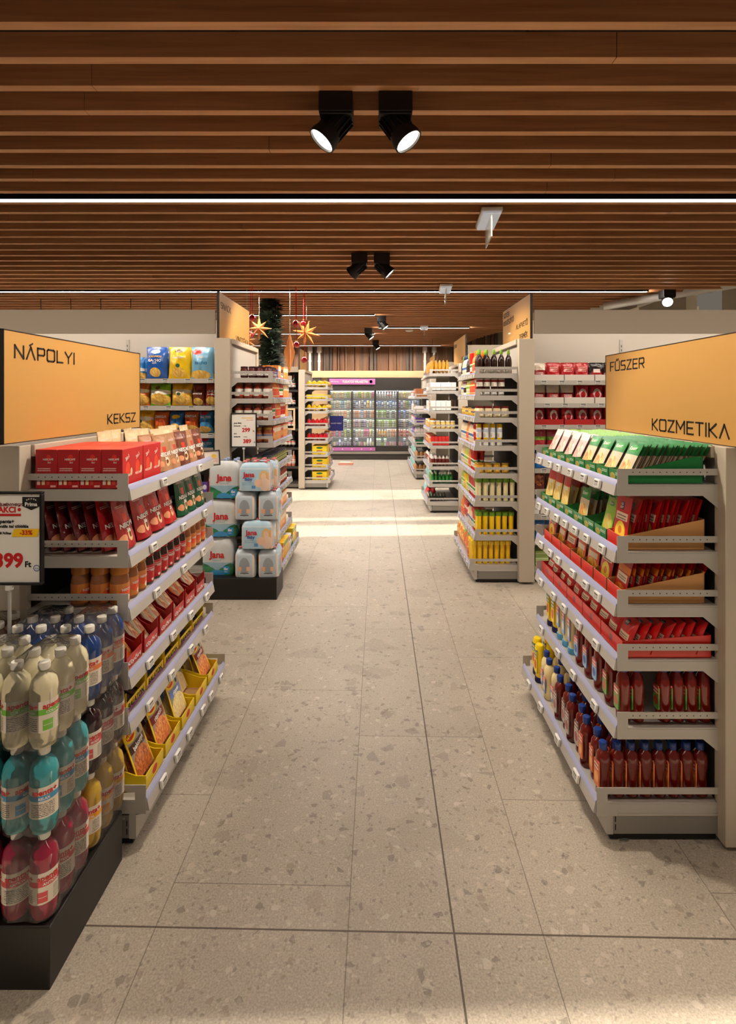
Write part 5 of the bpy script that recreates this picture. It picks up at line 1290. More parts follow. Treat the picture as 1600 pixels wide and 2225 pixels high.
FILM = bpy.data.materials.new('shrink_film'); FILM.use_nodes = True
def film():
    T = NT(FILM); nt = FILM.node_tree
    tr = T.n('BsdfTransparent'); tr.inputs[0].default_value = (.97, .97, .96, 1)
    gl = T.n('BsdfGlossy'); gl.inputs['Roughness'].default_value = .12
    df = T.n('BsdfDiffuse'); df.inputs[0].default_value = (.8, .78, .75, 1)
    n = T.n('TexNoise'); n.inputs['Scale'].default_value = 14; n.inputs['Detail'].default_value = 3; n.inputs['Distortion'].default_value = 1.5
    tc = T.n('TexCoord'); T.l(tc.outputs['Object'], n.inputs['Vector'])
    bp = T.n('Bump'); bp.inputs['Strength'].default_value = .5; bp.inputs['Distance'].default_value = .02; T.l(n.outputs['Fac'], bp.inputs['Height'])
    T.l(bp.outputs['Normal'], gl.inputs['Normal'])
    fr = T.n('Fresnel'); fr.inputs[0].default_value = 1.35; T.l(bp.outputs['Normal'], fr.inputs['Normal'])
    m1 = T.n('MixShader'); m1.inputs[0].default_value = .035; T.l(tr.outputs[0], m1.inputs[1]); T.l(df.outputs[0], m1.inputs[2])
    m2 = T.n('MixShader'); T.l(T.m('MULTIPLY', fr.outputs[0], 1.1), m2.inputs[0]); T.l(m1.outputs[0], m2.inputs[1]); T.l(gl.outputs[0], m2.inputs[2])
    T.l(m2.outputs[0], nt.nodes['Material Output'].inputs[0])
film()
CAPW = mat('cap_milky', (226, 222, 212), .4)
APB = [(.020, 0), (.030, .006), (.036, .022), (.0375, .045), (.0375, .158), (.0365, .174), (.031, .193), (.0185, .208), (.0135, .214), (.0135, .224)]
APC = [(.0155, .219), (.016, .221), (.016, .236), (.0145, .239), (.0001, .2395)]
def water_bottle(liquid, band, word, lab_bg=(226, 216, 200)):
    b = MB(); b.lathe(APB, liquid, seg=20); o = b.build('bottle')
    b = MB(); b.lathe(APC, CAPW, seg=16); b.build('cap', o)
    lm = PR('apl_' + word, lab_bg, (('r', 0, .56, 1, .74, band), ('t', .53, .06, .63, .5, (70, 66, 64), 9), ('t', .68, .06, .95, .5, (70, 66, 64), 8), ('r', .36, .06, .47, .40, band), ('t', .02, .06, .3, .5, (80, 76, 70), 7), ('r', .37, .22, .46, .24, lab_bg)), rough=.35)
    b = MB(); b.lathe([(.038, .055), (.038, .142)], lm, seg=24)
    for a in (0, 2.1, 4.2):
        def fn(x, zz, a=a, z=.121):
            t = -PI / 2 + a + x / .0386; return (.0386 * math.cos(t), .0386 * math.sin(t), z + zz)
        b.text('apenta+', .021, REDP, fn, bold=.03)
        b.text(word, .010, WHITEP, lambda x, zz, a=a: (.0386 * math.cos(-PI / 2 + a + x / .0386), .0386 * math.sin(-PI / 2 + a + x / .0386), .1075 + zz), bold=.03)
    b.build('label', o)
    return o
def rounded_film(x0, x1, y0, y1, z0, z1, bumps_x, bumps_y, pitch, r=.038):
    """film hugging the outline of the bottle cluster, tapering over the shoulders"""
    pts = []
    def ring(off, z):
        out = []; nx, ny = bumps_x, bumps_y
        cx0, cx1, cy0, cy1 = -(nx - 1) * pitch / 2, (nx - 1) * pitch / 2, -(ny - 1) * pitch / 2, (ny - 1) * pitch / 2
        N = 72
        for k in range(N):
            a = 2 * PI * k / N; c_, s_ = math.cos(a), math.sin(a)
            # support function of the rounded rectangle, with slight dips between bottles
            rr = r + off
            ax = cx1 + rr; ay = cy1 + rr
            n = 5.0
            t = (abs(c_ / ax) ** n + abs(s_ / ay) ** n) ** (-1 / n)
            x, y = t * c_, t * s_
            dipx = .5 - .5 * math.cos(2 * PI * (x - cx0) / pitch) if abs(y) > ay * .8 and nx > 1 else 0
            dipy = .5 - .5 * math.cos(2 * PI * (y - cy0) / pitch) if abs(x) > ax * .8 and ny > 1 else 0
            if abs(x) > cx1 and abs(x) > ax * .8: dipx = 0
            if abs(y) > cy1 and abs(y) > ay * .8: dipy = 0
            out.append((x * (1 - .05 * dipy), y * (1 - .05 * dipx), z))
        return out
    b = MB(); rows = []
    H = [(-.002, .004), (.0015, .03), (.0015, .16), (-.003, .18), (-.014, .205), (-.022, .232), (-.026, .243)]
    for off, z in H: rows.append(b.add(ring(off, z)))
    N = 72
    for i in range(len(H) - 1):
        for k in range(N): b.face([rows[i] + k, rows[i] + (k + 1) % N, rows[i + 1] + (k + 1) % N, rows[i + 1] + k], FILM, [(k / N, i / 6), ((k + 1) / N, i / 6), ((k + 1) / N, (i + 1) / 6), (k / N, (i + 1) / 6)])
    b.face([rows[-1] + k for k in range(N)], FILM)
    return b
PIT = .0775
def sixpack(kind):
    liq, band, word, desc = kind
    def f():
        t = empty('bottle_multipack', (0, 0, 0))
        first = None
        for i in range(2):
            for j in range(3):
                if first is None: first = o = water_bottle(liq, band, word); kids = {}; 
                else:
                    o = first.copy(); COL.objects.link(o)
                    for ch in fk:
                        c = ch.copy(); COL.objects.link(c); c.parent = o
                if first is o: fk = [c for c in COL.objects if c.parent == o]
                o.parent = t; o.location = ((i - .5) * PIT, (j - 1) * PIT, .0); o.rotation_euler = (0, 0, rnd.uniform(-1.6, 1.6))
        fm = rounded_film(0, 0, 0, 0, 0, 0, 2, 3, PIT).build('shrink_film', t, sharp=80)
        return t
    return Proto(f, 'bottled water', desc, 2 * PIT, 3 * PIT, .24)
def liquid(n, c): return mat('liquid_' + n, c, .1, trans=.18, coat=.6, ior=1.33)
KND = {
 'clear': (liquid('pear', (236, 226, 188)), (110, 190, 40), 'COLLAGEN', 'pale yellow water six-pack with green label'),
 'aqua': (liquid('aqua', (70, 170, 180)), (60, 150, 200), 'RELAX', 'turquoise water six-pack with blue label'),
 'pink': (liquid('pink', (168, 44, 72)), (214, 60, 70), 'ANTIOX', 'raspberry red water six-pack'),
 'blue': (liquid('blue', (34, 66, 132)), (226, 120, 60), 'RETRO', 'dark blue water six-pack with orange label'),
 'plum': (liquid('plum', (52, 26, 32)), (206, 70, 76), 'BODY', 'plum dark water six-pack with pink label'),
 'gold': (liquid('gold', (206, 168, 60)), (240, 170, 40), 'VITAL', 'golden yellow water six-pack'),
 'tea': (liquid('tea', (150, 110, 84)), (200, 120, 100), 'IMMUN', 'brownish water six-pack'),
}
SP = {k: sixpack(v) for k, v in KND.items()}
XC = -.9535 - PIT / 2
for lvl, (f0, b0) in enumerate((('pink', 'gold'), ('aqua', 'plum'), ('clear', 'blue'))):
    zz = .1785 + lvl * .2395; wh = ('bottom layer', 'middle layer', 'top layer')[lvl]
    for c in range(2):
        put(SP[f0], (XC - c * (2 * PIT + .004), 1.600, zz), 0, f'{SP[f0].desc}, front row {wh}, {("at the plinth corner", "away from the corner")[c]}', f'{f0} multipacks')
    for c in range(3):
        k = b0 if not (lvl == 2 and c == 2) else 'tea'
        put(SP[k], (XC - c * (2 * PIT + .004), 1.600 + 3 * PIT + .004 - (.05 if c == 2 else 0), zz), 0, f'{SP[k].desc}, back row {wh}, {ORD[c + 1]} from the aisle', f'{k} multipacks')
# hide nothing: the packs behind, far out of the frame on the left, are left out

# ---- spring water multipacks
JF = PR('jana_art', (206, 210, 212), (('d', .40, .0, (206, 210, 212)), ('r', 0, 0, 1, .42, (150, 186, 204)), ('e', .0, .12, .36, .26, (34, 112, 74)), ('e', .2, .04, .3, .24, (48, 134, 84)), ('e', 1.0, .12, .36, .28, (30, 106, 70)), ('e', .8, .04, .28, .24, (44, 128, 80)), ('e', .5, .02, .24, .16, (60, 150, 206)), ('r', .70, .04, .9, .30, (40, 150, 214)), ('t', .36, .46, .64, .52, (130, 150, 160), 2)), rough=.2, bump=.3, bscale=9)
JB_ = PR('jana_baby_art', (176, 208, 226), (('e', .8, .62, .15, .28, (226, 190, 130)), ('e', .92, .4, .12, .4, (222, 180, 120)), ('e', .79, .62, .08, .15, (240, 206, 180)), ('e', .82, .28, .16, .28, (240, 210, 190)), ('e', .64, .34, .13, .18, (240, 200, 172)), ('t', .12, .26, .5, .4, (130, 170, 200), 2), ('r', .42, .1, .54, .24, (90, 150, 206)), ('r', 0, .93, 1, 1, (206, 222, 232))), rough=.2, bump=.3, bscale=9)
JS_ = PR('jana_end_art', (184, 196, 206), (('e', .5, .5, .24, .36, (150, 156, 164)), ('r', .2, .28, .36, .46, (236, 170, 130)), ('r', .6, .28, .78, .46, (232, 190, 160)), ('r', .3, .16, .7, .2, (90, 92, 96)), ('r', 0, 0, .12, 1, (236, 214, 200)), ('r', .88, 0, 1, 1, (236, 214, 200))), rough=.15, bump=.4, bscale=9)
CLEARB = mat('clear_bottle', (206, 216, 224), .08, trans=.6, coat=.5, ior=1.2)
def pack(w, d, h, fm, sm, nb, hb, txts, name, desc, capc):
    def f():
        n = 3 if w > .2 else 2
        def env(x, y, z):
            u = x; return x, y
        b = MB(); N = 64; rows = []
        hh = h * .77
        prof = [(.97, 0), (1.0, .02), (1.0, hh * .9), (.97, hh), (.84, hh + (h - hh) * .55), (.66, hh + (h - hh) * .75)]
        for sc_, z in prof:
            ring = []
            for k in range(N):
                a = 2 * PI * k / N; c_, s_ = math.cos(a), math.sin(a)
                t = (abs(c_) ** 6 + abs(s_) ** 6) ** (-1 / 6)
                x, y = t * c_, t * s_
                y *= 1 - .045 * (1 - abs(math.cos(PI * n * (x + 1) / 2 + (0 if n % 2 == 0 else 0) + PI / 2))) * (abs(y) > .9)
                ring.append((x * w / 2 * sc_, y * d / 2 * sc_, z))
            rows.append(b.add(ring))
        for i in range(len(prof) - 1):
            for k in range(N):
                k2 = (k + 1) % N; idx = [rows[i] + k, rows[i] + k2, rows[i + 1] + k2, rows[i + 1] + k]
                cx = sum(b.v[q_][0] for q_ in idx) / 4 / w * 2; cyy = sum(b.v[q_][1] for q_ in idx) / 4 / d * 2
                side = abs(cx) > abs(cyy)
                uv = []
                for q_ in idx:
                    X_, Y_, Z_ = b.v[q_]
                    uu = (Y_ / d + .5) if side else (X_ / w + .5)
                    if side and cx < 0: uu = 1 - uu
                    if not side and cyy > 0: uu = 1 - uu
                    uv.append((uu, Z_ / hh))
                b.face(idx, sm if side else fm, uv)
        b.face([rows[-1] + k for k in range(N)], CLEARB)
        b.face([rows[0] + k for k in reversed(range(N))], CLEARB)
        o = b.build(name, sharp=70)
        nx, ny = nb; r = min(w / nx, d / ny) / 2
        for i in range(nx):
            for j in range(ny):
                cx, cyy = (i - (nx - 1) / 2) * w / nx * .97, (j - (ny - 1) / 2) * d / ny * .97
                bb = MB(); bb.lathe([(r * .93, hh * .8), (r * .9, hh * .96), (r * .55, h * .89), (.014, h * .93), (.014, h * .955)], CLEARB, seg=14, c=(cx, cyy, 0)); bt = bb.build('bottle', o)
                bb = MB(); bb.lathe([(.016, h * .95), (.016, h * .995), (.013, h)], capc, seg=12, c=(cx, cyy, 0)); bb.build('cap', bt)
        if txts:
            b = MB()
            for st, sz, cx, cz, mt in txts: b.text(st, sz, mt, lambda x, z: (cx + x, -d / 2 - .0015, cz + z), bold=.03)
            b.build('printing', o)
        return o
    return Proto(f, 'bottled water', desc, w, d, h)
CB = mat('cap_water_blue', (150, 176, 214), .35)
CP = mat('cap_water_pink', (226, 130, 130), .35)
JANA = pack(.262, .17, .325, JF, JF, (3, 2), .325, [('Jana', .075, .0, .145, REDP), ('6x', .032, .079, .045, WHITEP), ('1,5 L', .014, .079, .026, WHITEP)], 'spring_water_multipack', 'large spring water six-pack with green hills', CB)
BABY = pack(.264, .175, .243, JB_, JS_, (3, 2), .243, [('Jana', .056, -.045, .115, REDP), ('Baby', .032, -.045, .085, BLUEP)], 'baby_water_multipack', 'pale blue baby water pack showing a woman with a baby', CP)
for k in range(3):
    put(JANA, (-1.305 + .018 * k * 1.0 - .03 + (0, .006, .02)[k], 4.50, .1765 + k * .318), R((-3, 2, -1)[k]), f'large spring water six-pack, {("bottom", "middle", "top")[k]} of its stack', 'large spring water packs')
lay = [(.1765, 'end'), (.1765 + .236, 'face'), (.1765 + .472, 'end'), (.1765 + .708, 'face')]
for k, (zz, kd) in enumerate(lay):
    if kd == 'end':
        for c in range(2):
            put(BABY, (-1.092 + c * .183, 4.49, zz), PI / 2 + R((-2, 3)[c]), f'baby water pack turned end on, {("bottom", "", "third")[k]} layer, {("inner", "aisle side")[c]} one', 'baby water packs')
    else:
        put(BABY, (-1.012 + (0 if k > 1 else .02), 4.4335, zz), R(-1), f'baby water pack with woman and baby facing out, {("", "second", "", "topmost")[k]} layer', 'baby water packs facing out')
        put(BABY, (-.985, 4.596, zz), R(1), f'baby water pack behind the facing one, {("", "second", "", "topmost")[k]} layer', 'baby water packs at the back', sc=(1, .78, 1))

# ------------------------------------------------------------------ printed boards on stands
def board(name, x, y, z0, w, h, rz, tilt, texts, label, pole_to, print_m, frame=.009, extra=None, px=0.0):
    t = empty(name, (x, y, z0), rz); t.rotation_euler = (tilt, 0, rz); tag(t, label, 'price sign')
    b = MB(); f = frame
    for a in ((-w / 2, w / 2, 0, f), (-w / 2, w / 2, h - f, h), (-w / 2, -w / 2 + f, f, h - f), (w / 2 - f, w / 2, f, h - f)): b.box(a[0], a[1], -.008, .008, a[2], a[3], BLACK)
    b.box(-w / 2 + .004, w / 2 - .004, .002, .007, .004, h - .004, BLACK); b.build('frame', t, bevel=.003)
    b = MB(); b.box(-w / 2 + f, w / 2 - f, -.002, .002, f, h - f, WHITE, front=print_m); sh = b.build('paper_insert', t)
    if texts:
        b = MB()
        for tx in texts:
            st, sz, cx, cz, mt = tx[:5]; al = tx[5] if len(tx) > 5 else 'c'
            b.text(st, sz, mt, lambda xx, zz: (cx + xx, -.0028, cz + zz), bold=.04, align=al)
        if extra: extra(b)
        b.build('lettering', sh)
    if pole_to is not None:
        b = MB(); b.tube((px, .0, 0), (px, .0, pole_to - z0), .006, mat('clear_pole', (200, 200, 196), .15, trans=.3), 10); b.tube((px, 0, -.016), (px, 0, .0), .012, WHITE, 10); b.build('pole', t)
    return t
PAPER = PR('paper_plain', (236, 230, 220), (), rough=.6)
board('price_board', -1.166, 4.615, 1.216, .222, .298, R(3), 0, [('Jana Baby', .017, -.085, .205, INK, 'l'), ('ásványvíz', .015, -.085, .182, INK, 'l'), ('1 liter', .010, .0, .182, INK, 'l'), ('299', .046, .02, .135, REDP), ('Ft', .016, .085, .135, INK), ('Jana', .015, -.085, .115, INK, 'l'), ('ásványvíz', .015, -.085, .088, INK, 'l'), ('1,5 liter', .010, .0, .088, INK, 'l'), ('389', .046, .03, .038, REDP), ('Ft', .016, .093, .038, INK)],
      'white price board reading 299 and 389 on a pole above the water packs', .99, PR('paper_yellowhead', (238, 234, 226), (('t', .42, .86, .9, .92, (246, 190, 60), 1), ('t', .62, .80, .9, .84, (226, 110, 90), 1)), rough=.6), px=.0)
def prima_x(b):
    # navy emblem with stars, badge and percent flash
    b.prism([(.045, .262), (.045, .292), (.105, .292), (.105, .262), (.075, .248)], -.0035, -.0025, mat('emblem_black', (34, 28, 28), .4))
    for i in range(5):
        a = PI * (.2 + .15 * i); cx, cz = .075 + .018 * math.cos(a), .276 + .010 * math.sin(a)
        b.prism([(cx + (.0032 if q_ % 2 == 0 else .0013) * math.sin(q_ * PI / 5), cz + (.0032 if q_ % 2 == 0 else .0013) * math.cos(q_ * PI / 5)) for q_ in range(10)], -.0042, -.0035, WHITEP)
    b.text('Prima', .018, WHITEP, lambda xx, zz: (.075 + xx, -.0045, .262 + zz), bold=.03)
    b.prism([(-.01 + .02, .160), (.095, .160), (.102, .186), (.018, .186)], -.0035, -.0025, YEL)
    b.text('-33%', .021, REDP, lambda xx, zz: (.058 + xx, -.0045, .167 + zz), bold=.03)
    b.prism([(-.10, .2285), (.04, .2285), (.04, .236), (-.10, .236)], -.0035, -.0025, REDP)
    for q_ in range(24):
        a0, a1 = 2 * PI * q_ / 24, 2 * PI * (q_ + 1) / 24
        k = b.add([(.092 + r_ * math.cos(a_), -.003, .056 + r_ * math.sin(a_)) for r_, a_ in ((.0085, a0), (.0085, a1), (.0105, a1), (.0105, a0))]); b.face([k, k + 1, k + 2, k + 3], BLUEP)
    b.text('újra', .007, BLUEP, lambda xx, zz: (.092 + xx, -.003, .0535 + zz))
board('price_board', -1.226, 1.772, 1.0275, .225, .31, 0, 0, [('ÉLMÉNYHEGY', .012, .045, .262, mat('ink_wine', (110, 40, 50), .5), 'r'), ('AKCIÓ', .026, .045, .241, REDP, 'r'), ('apenta+', .017, -.01, .205, INK, 'c'), ('funkcionális ital többféle', .0135, .065, .190, INK, 'r'), ('750 ml  598 Ft/liter', .011, .01, .168, INK, 'r'), ('399', .064, .0, .06, REDP, 'c'), ('Ft', .026, .064, .06, INK, 'c')],
      'large white price board with a yellow minus 33 percent flash above the water', .655, PR('paper_redarc', (236, 232, 224), (('e', .1, 1.05, .8, .22, (206, 70, 66)), ('e', .08, .99, .78, .2, (236, 232, 224))), rough=.6), extra=prima_x, px=.0)
board('shelf_flyer', -.925, 2.93, 1.273, .115, .085, R(38), R(-8), [], 'small tilted black framed flyer clipped to the coffee unit corner', None, PR('flyer', (236, 228, 216), (('r', 0, 0, .2, 1, (214, 120, 90)), ('e', .72, .62, .14, .16, (240, 200, 60)), ('t', .3, .2, .9, .5, (220, 130, 120), 3)), rough=.6), frame=.006)

# ------------------------------------------------------------------ Christmas decorations
def fir_column():
    rr = random.Random(5); b = MB()
    g1, g2 = mat('fir_dark', (36, 50, 34), .7), mat('fir_grey', (62, 78, 58), .7)
    b.tube((0, 0, 0), (0, 0, 1.0), .07, mat('fir_core', (26, 34, 24), .9), 10)
    for i in range(1500):
        z = rr.uniform(0, 1.0); a = rr.uniform(0, 2 * PI); L = rr.uniform(.08, .14) * (1 + .35 * math.sin(z * 44)); up = rr.uniform(-.5, .5)
        d = Vector((math.cos(a), math.sin(a), up)).normalized(); s0 = d * .05 + Vector((0, 0, z)); e = s0 + d * L
        side = Vector((-math.sin(a), math.cos(a), 0)) * rr.uniform(.008, .014)
        k = b.add([tuple(s0 + side * .6), tuple(s0 - side * .6), tuple(e - side * .3), tuple(e + side * .3), tuple((s0 + e) / 2 + side * 1.8 + Vector((0, 0, .01))), tuple((s0 + e) / 2 - side * 1.8 - Vector((0, 0, .01)))])
        m_ = g1 if rr.random() < .7 else g2
        b.face([k, k + 4, k + 3, k + 2, k + 5, k + 1], m_)
    o = b.build('fir_garland_column'); o.location = (-1.50, 7.45, 2.0)
    tag(o, 'dark green fir garland column hanging from the slatted ceiling', 'garland')
fir_column()
STARM = mat('paper_star_orange', (206, 128, 64), .6, emit=0)
def star3d(x, y, z, r, label, pts=8, tall=1.0, tilt=0.0, cord=True):
    t = empty('paper_star', (x, y, z)); tag(t, label, 'paper star', 'orange paper stars hanging over the jar unit'); b = MB()
    c = [b.add([(0, -r * .28, 0)]), b.add([(0, r * .28, 0)])]
    ring = []
    for k in range(pts * 2):
        a = PI * k / pts + tilt; rr_ = r if k % 2 == 0 else r * .36
        if k % 2 == 0: rr_ *= rnd.uniform(.8, 1.1)
        ring.append(b.add([(rr_ * math.sin(a), 0 if k % 2 == 0 else 0, rr_ * math.cos(a) * tall)]))
    n = len(ring)
    for k in range(n):
        b.face([c[0], ring[k], ring[(k + 1) % n]], STARM); b.face([c[1], ring[(k + 1) % n], ring[k]], STARM)
    b.build('paper_rays', t)
    if cord: b = MB(); b.tube((0, 0, r * tall * .9), (0, 0, 3.0 - z), .0025, mat('thread', (180, 160, 140), .6), 5); b.build('cord', t)
star3d(-1.545, 6.9, 2.535, .165, 'orange eight pointed paper star in front of the fir garland')
star3d(-.96, 7.1, 2.50, .19, 'orange paper star beside the hanging red baubles', tilt=.2)
star3d(-1.63, 6.6, 2.34, .14, 'orange paper star peeking over the jar unit post', tilt=.5)
def drop(x, y, z, w, h, label, rz):
    t = empty('paper_lantern_star', (x, y, z), rz); tag(t, label, 'paper star'); b = MB()
    k = b.add([(0, 0, h / 2), (0, 0, -h / 2)] + [(w / 2 * math.cos(a), w / 2 * math.sin(a), h * .08) if i % 2 == 0 else (w / 5 * math.cos(a), w / 5 * math.sin(a), h * .05) for i, a in enumerate([PI * q_ / 4 for q_ in range(8)])])
    for i in range(8):
        j = (i + 1) % 8; b.face([k, k + 2 + i, k + 2 + j], STARM); b.face([k + 1, k + 2 + j, k + 2 + i], STARM)
    b.build('paper_body', t); b = MB(); b.tube((0, 0, h / 2), (0, 0, 3.0 - z), .0025, mat('thread', (180, 160, 140), .6), 5); b.build('cord', t)
drop(-1.06, 6.35, 2.15, .135, .44, 'tall pointed orange paper star over the jar unit end', .3)
drop(-1.13, 6.8, 2.26, .12, .42, 'second tall pointed paper star just behind the first', .8)
BAU = mat('bauble_red', (176, 14, 24), .12, metal=.5, coat=1.0)
RIB = mat('ribbon_red', (206, 20, 34), .5)
for x, y, z, l in ((-1.53, 6.47, 2.61, 'red bauble beside the SNACK board, higher one'), (-1.60, 6.67, 2.43, 'red bauble half behind the SNACK board'), (-1.01, 6.5, 2.545, 'red bauble on the longer ribbon, upper one'),
                   (-.985, 7.0, 2.62, 'dark red bauble behind the orange star'), (-1.015, 6.6, 2.30, 'red bauble below the upper one'), (-.93, 6.7, 2.12, 'lowest red bauble, in front of the sweets unit board')):
    t = empty('bauble', (x, y, z)); tag(t, l, 'bauble', 'red baubles on ribbons')
    b = MB(); b.sphere((0, 0, 0), .042, BAU, 20); b.build('ball', t)
    b = MB(); b.tube((0, 0, .038), (0, 0, .055), .012, mat('bauble_cap', (190, 160, 90), .3, metal=.8), 10); b.build('cap', t)
    b = MB(); b.box(-.004, .004, -.001, .001, .055, 3.0 - z, RIB); b.build('ribbon', t)

# ------------------------------------------------------------------ the cooler at the end of the aisle
def cooler():
    Y0 = 14.1; X0, X1 = -1.30, 1.12; ZT = 2.16
    t = empty('display_cooler', ((X0 + X1) / 2, Y0, 0)); tag(t, 'large glass-door dairy cooler at the end of the aisle, pink header', 'cooler'); ox = (X0 + X1) / 2
    AN = mat('anthracite', (66, 62, 60), .45); ST_ = mat('cooler_steel', (170, 164, 156), .35, metal=.4)
    def D(b, nm, par=t):
        b.v = [(a - ox, c - Y0, e) for a, c, e in b.v]; return b.build(nm, par)
    b = MB(); b.box(X0 - .04, X0, Y0, Y0 + .18, .12, ZT, AN); b.box(X1, X1 + .04, Y0, Y0 + .18, .12, ZT, AN); b.box(X0, X1, Y0, Y0 + .18, 1.84, ZT, AN); b.box(X0, X1, Y0, Y0 + .18, .12, .34, AN); b.box(X0 - .02, X1 + .02, Y0 + .02, Y0 + .18, 0, .12, mat('cooler_kick', (74, 68, 64), .5)); b.box(-.105, -.075, Y0, Y0 + .1, .34, 1.84, AN)
    D(b, 'cabinet')
    b = MB(); b.box(X0 - .04, X1 + .04, Y0 - .04, Y0, .155, .215, ST_); D(b, 'bumper')
    b = MB(); b.box(X0, X1, Y0 + .9 - .3, Y0 + .62, .34, 1.84, mat('cooler_inner', (206, 208, 206), .5)); D(b, 'inner_back')
    PK = mat('pink_header', (206, 122, 192), .5)
    b = MB(); b.box(X0, -.09, Y0 - .012, Y0, 1.985, 2.135, PK); hp = D(b, 'header_panel')
    b = MB(); b.text('TUDATOS VÁLASZTÁS', .085, WHITEP, lambda x, z: (-.62 + x, Y0 - .0135, 2.03 + z), bold=.05, width=.68); b.text('Prima', .05, WHITEP, lambda x, z: (-1.15 + x, Y0 - .0135, 2.045 + z), bold=.02, width=.2)
    i0 = len(b.v); b.lathe([(.04, 0), (.03, 0)], WHITEP, seg=20); b.lathe([(.02, 0), (.0001, 0)], WHITEP, seg=5); b.xf(Matrix.Translation((-.2, Y0 - .0135, 2.06)) @ Matrix.Rotation(R(90), 4, 'X'), i0)
    D(b, 'lettering', hp)
    b = MB(); b.box(X0, -.09, Y0 - .012, Y0, .235, .325, PK)
    for k in range(5): b.tube((-1.2 + k * .25, Y0 - .0135, .28), (-1.2 + k * .25, Y0 - .012, .28), .016, WHITEP, 10)
    D(b, 'kick_banner')
    GL = mat('cooler_glass', (240, 246, 246), .02, alpha=.08, spec=.5)
    xs = [X0, -.70, -.09, .50, X1]
    for i in range(4):
        a, c = xs[i] + .006, xs[i + 1] - .006
        b = MB(); f = .022
        for q_ in ((a, a + f, .345, 1.835), (c - f, c, .345, 1.835), (a, c, .345, .345 + f), (a, c, 1.835 - f, 1.835)): b.box(q_[0], q_[1], Y0 - .012, Y0 + .012, q_[2], q_[3], AN)
        d = D(b, 'door')
        b = MB(); b.box(a + f, c - f, Y0 - .002, Y0 + .002, .36, 1.82, GL); D(b, 'pane', d)
        hx = c - .045 if i % 2 == 0 else a + .045
        b = MB(); b.box(hx - .008, hx + .008, Y0 - .04, Y0 - .025, .95, 1.25, ST_); b.box(hx - .006, hx + .006, Y0 - .03, Y0 - .01, .97, .99, ST_); b.box(hx - .006, hx + .006, Y0 - .03, Y0 - .01, 1.21, 1.23, ST_); D(b, 'handle', d)
    ZS = [1.62, 1.355, 1.10, .85, .595, .355]
    for z in ZS:
        b = MB(); b.box(X0, X1, Y0 + .10, Y0 + .6, z - .02, z, mat('cooler_shelf', (90, 88, 86), .4)); b.box(X0, X1, Y0 + .085, Y0 + .10, z - .03, z + .008, mat('cooler_rail', (150, 150, 148), .4)); D(b, 'shelf')
    for z in ZS[:-1] + [1.84]:
        b = MB(); b.box(X0 + .02, X1 - .02, Y0 + .102, Y0 + .116, z - .028, z - .021, mat('cooler_led', (244, 250, 255), .5, emit=12)); D(b, 'light_tube')  # glowing strips hidden behind the rails, added to brighten the goods
    # what stands in it
    def cup(k, desc, c, r, h, lid, st=1): 
        G[k] = P_jar('dairy_cup', desc, r, h, gm(k, c), mat('cl_' + k, lid, .4), far_label(k, tuple(min(255, int(a * 1.05)) for a in c), lid), cat='dairy product', seg=10)
    cols = {'cw': ('white dairy cup', (236, 234, 226), (110, 160, 90)), 'cy': ('yellow dairy cup', (240, 206, 90), (236, 230, 210)), 'cb': ('pale blue dairy cup', (176, 200, 226), (60, 90, 160)), 'cp': ('pink dairy cup', (226, 150, 170), (170, 60, 110)),
            'cg': ('lime dairy cup', (196, 206, 110), (70, 130, 60)), 'cd': ('dark dairy cup', (90, 90, 110), (230, 226, 220)), 'co': ('orange dairy cup', (226, 130, 80), (240, 220, 190)), 'cl': ('lilac dairy cup', (150, 120, 170), (236, 230, 236)),
            'ct': ('beige dairy cup', (206, 176, 150), (236, 226, 210)), 'ck': ('cream dairy cup', (234, 222, 186), (200, 190, 120))}
    for k, (dsc, c, l) in cols.items(): cup(k, dsc, c, .036, .10, l)
    cols2 = {'bw': ('white milk bottle', (236, 236, 230), (236, 236, 230)), 'bb': ('blue capped milk bottle', (226, 232, 240), (60, 90, 170)), 'bo': ('orange juice bottle', (240, 170, 40), (240, 230, 200)), 'br': ('berry drink bottle', (180, 60, 90), (240, 230, 230)), 'bp': ('red capped milk bottle', (236, 226, 220), (200, 40, 50))}
    for k, (dsc, c, l) in cols2.items(): G[k] = fb('drink_bottle', dsc, B(SQZ, .95), B(SQC, .95), gm(k, c), mat('cl_' + k, l, .4), (.02, .1, .029), far_label(k, c, l), cat='dairy product')
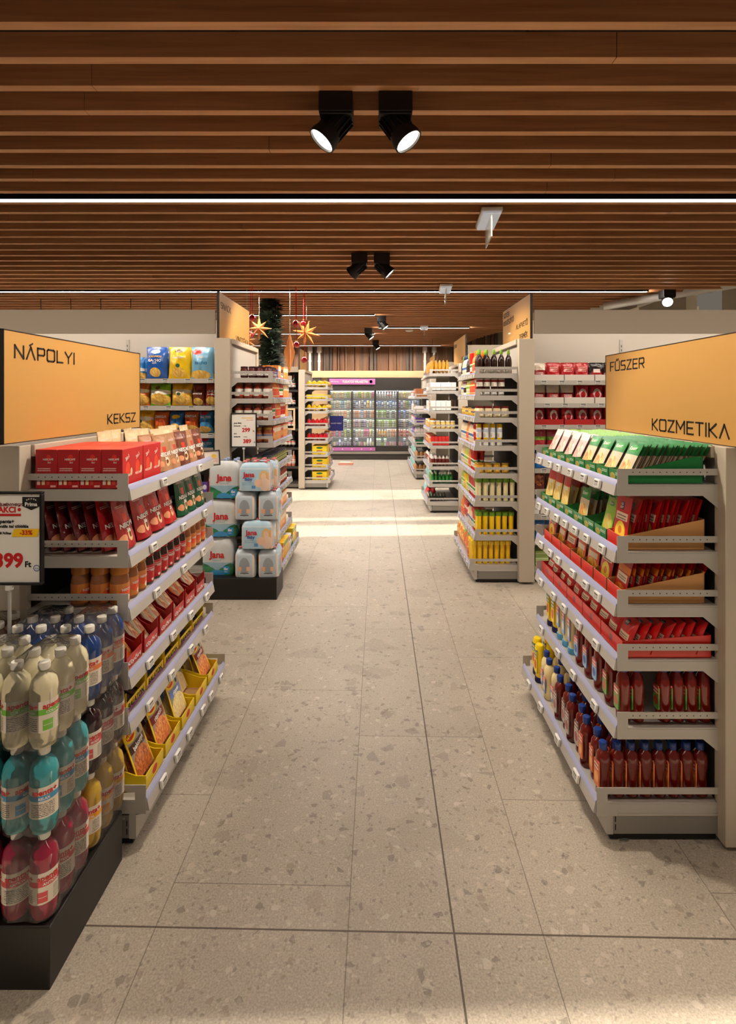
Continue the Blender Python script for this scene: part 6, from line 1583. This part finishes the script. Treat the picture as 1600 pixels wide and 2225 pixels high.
    plan = [['cw cy ck ct cy cw cg ck', 'cw ck cg cy ck cg ck cp', 'bw bw bw bw bp bp bw bw', 'ck ck cy ck ck cy ck ck'],
            ['cw cw ct cw cb cw ct cw', 'cd bb bw cd bb cy bw cw', 'bb cb bb cw bb cb bb bb', 'cl bb ct cg cb bw cd cb'],
            ['cg ct ct ct ct co cw ct', 'ct co ct cb co cd ct co', 'cw cg cw cg cd cw cd cw', 'cb cd cb cd cw cd cb cd'],
            ['cb cw cb cd cw cd cw cw', 'ct cl ct cd cl cw ct cw', 'cg cw cg cw cw cg cw cg', 'cd cd ct cd cb cd ct cd'],
            ['cp cp cl cp cd cg cd cg', 'cd cw ct cw cp cp ck cw', 'ct bo bo bo ct ct co ct', 'co br co br co br co ct'],
            ['cd ck cl bb cl cd cl cd', 'cl cd ct cp ck bw bw ck', 'cw cw cg cw cp ct ct cp', 'ct cp cd ct cd cp cd ct']]
    for si, z in enumerate(ZS):
        for di in range(4):
            for n, k in enumerate(plan[si][di].split()):
                x = xs[di] + .045 + n * .0735
                if x > X1 - .03: break
                p = G[k]; st_ = 2 if k[0] == 'c' and si not in (5,) or k in ('cw', 'cd') else 1
                for lv in range(st_):
                    put(p, (x, Y0 + .15, z + lv * .1005), rnd.uniform(-.3, .3), f'{p.desc}, cooler {ORD[si + 1]} shelf, {ORD[di + 1]} door, {ORD[n + 1]} along, {("lower", "upper")[lv]}', f'dairy products on cooler {ORD[si + 1]} shelf', sc=(1, 1, 1) if k[0] == 'c' else (1, 1, 1))
cooler()
# second pink header at the side, blue flag, floor basket
b = MB(); b.box(1.10, 1.42, 12.5, 12.515, 1.98, 2.30, mat('pink_header', (206, 122, 192), .5)); b.tube((1.26, 12.507, 2.3), (1.26, 12.507, 3.0), .004, BLACK, 6)
tag(b.build('hanging_sign'), 'pink hanging panel beside the far end of the aisle', 'sign')
b = MB(); b.box(-.92 - .0, -.66, 9.98, 9.984, 1.02, 1.30, mat('navy_flag', (28, 34, 110), .5)); b.text('EGYET FIZET', .03, WHITEP, lambda x, z: (-.79 + x, 9.979, 1.15 + z), width=.2)
tag(b.build('shelf_flag'), 'navy blue flag sticking out from the sweets unit', 'sign')
b = MB(); b.box(-.98, -.62, 12.95, 13.2, 0.0, .05, mat('pink_box_side', (226, 160, 140), .5)); b.box(-.94, -.7, 12.98, 13.16, .05, .062, mat('pink_box_top', (240, 214, 200), .5))
tag(b.build('floor_tray'), 'low pink tray lying on the floor before the cooler', 'tray')

G['plastic_bag'] = P_pouch('plastic_bag', 'bag', 'crumpled white plastic bag lying on top of the coffee unit', .16, .09, .10, mat('white_film_bag', (226, 222, 216), .3, bump=.9, bscale=30), kind='pillow', seed=77, nu=14, nv=10, wr=.3)
put(G['plastic_bag'], (-1.335, 2.80, 1.474), PI / 2, 'crumpled white plastic bag lying on top of the coffee unit', rx=R(-10))
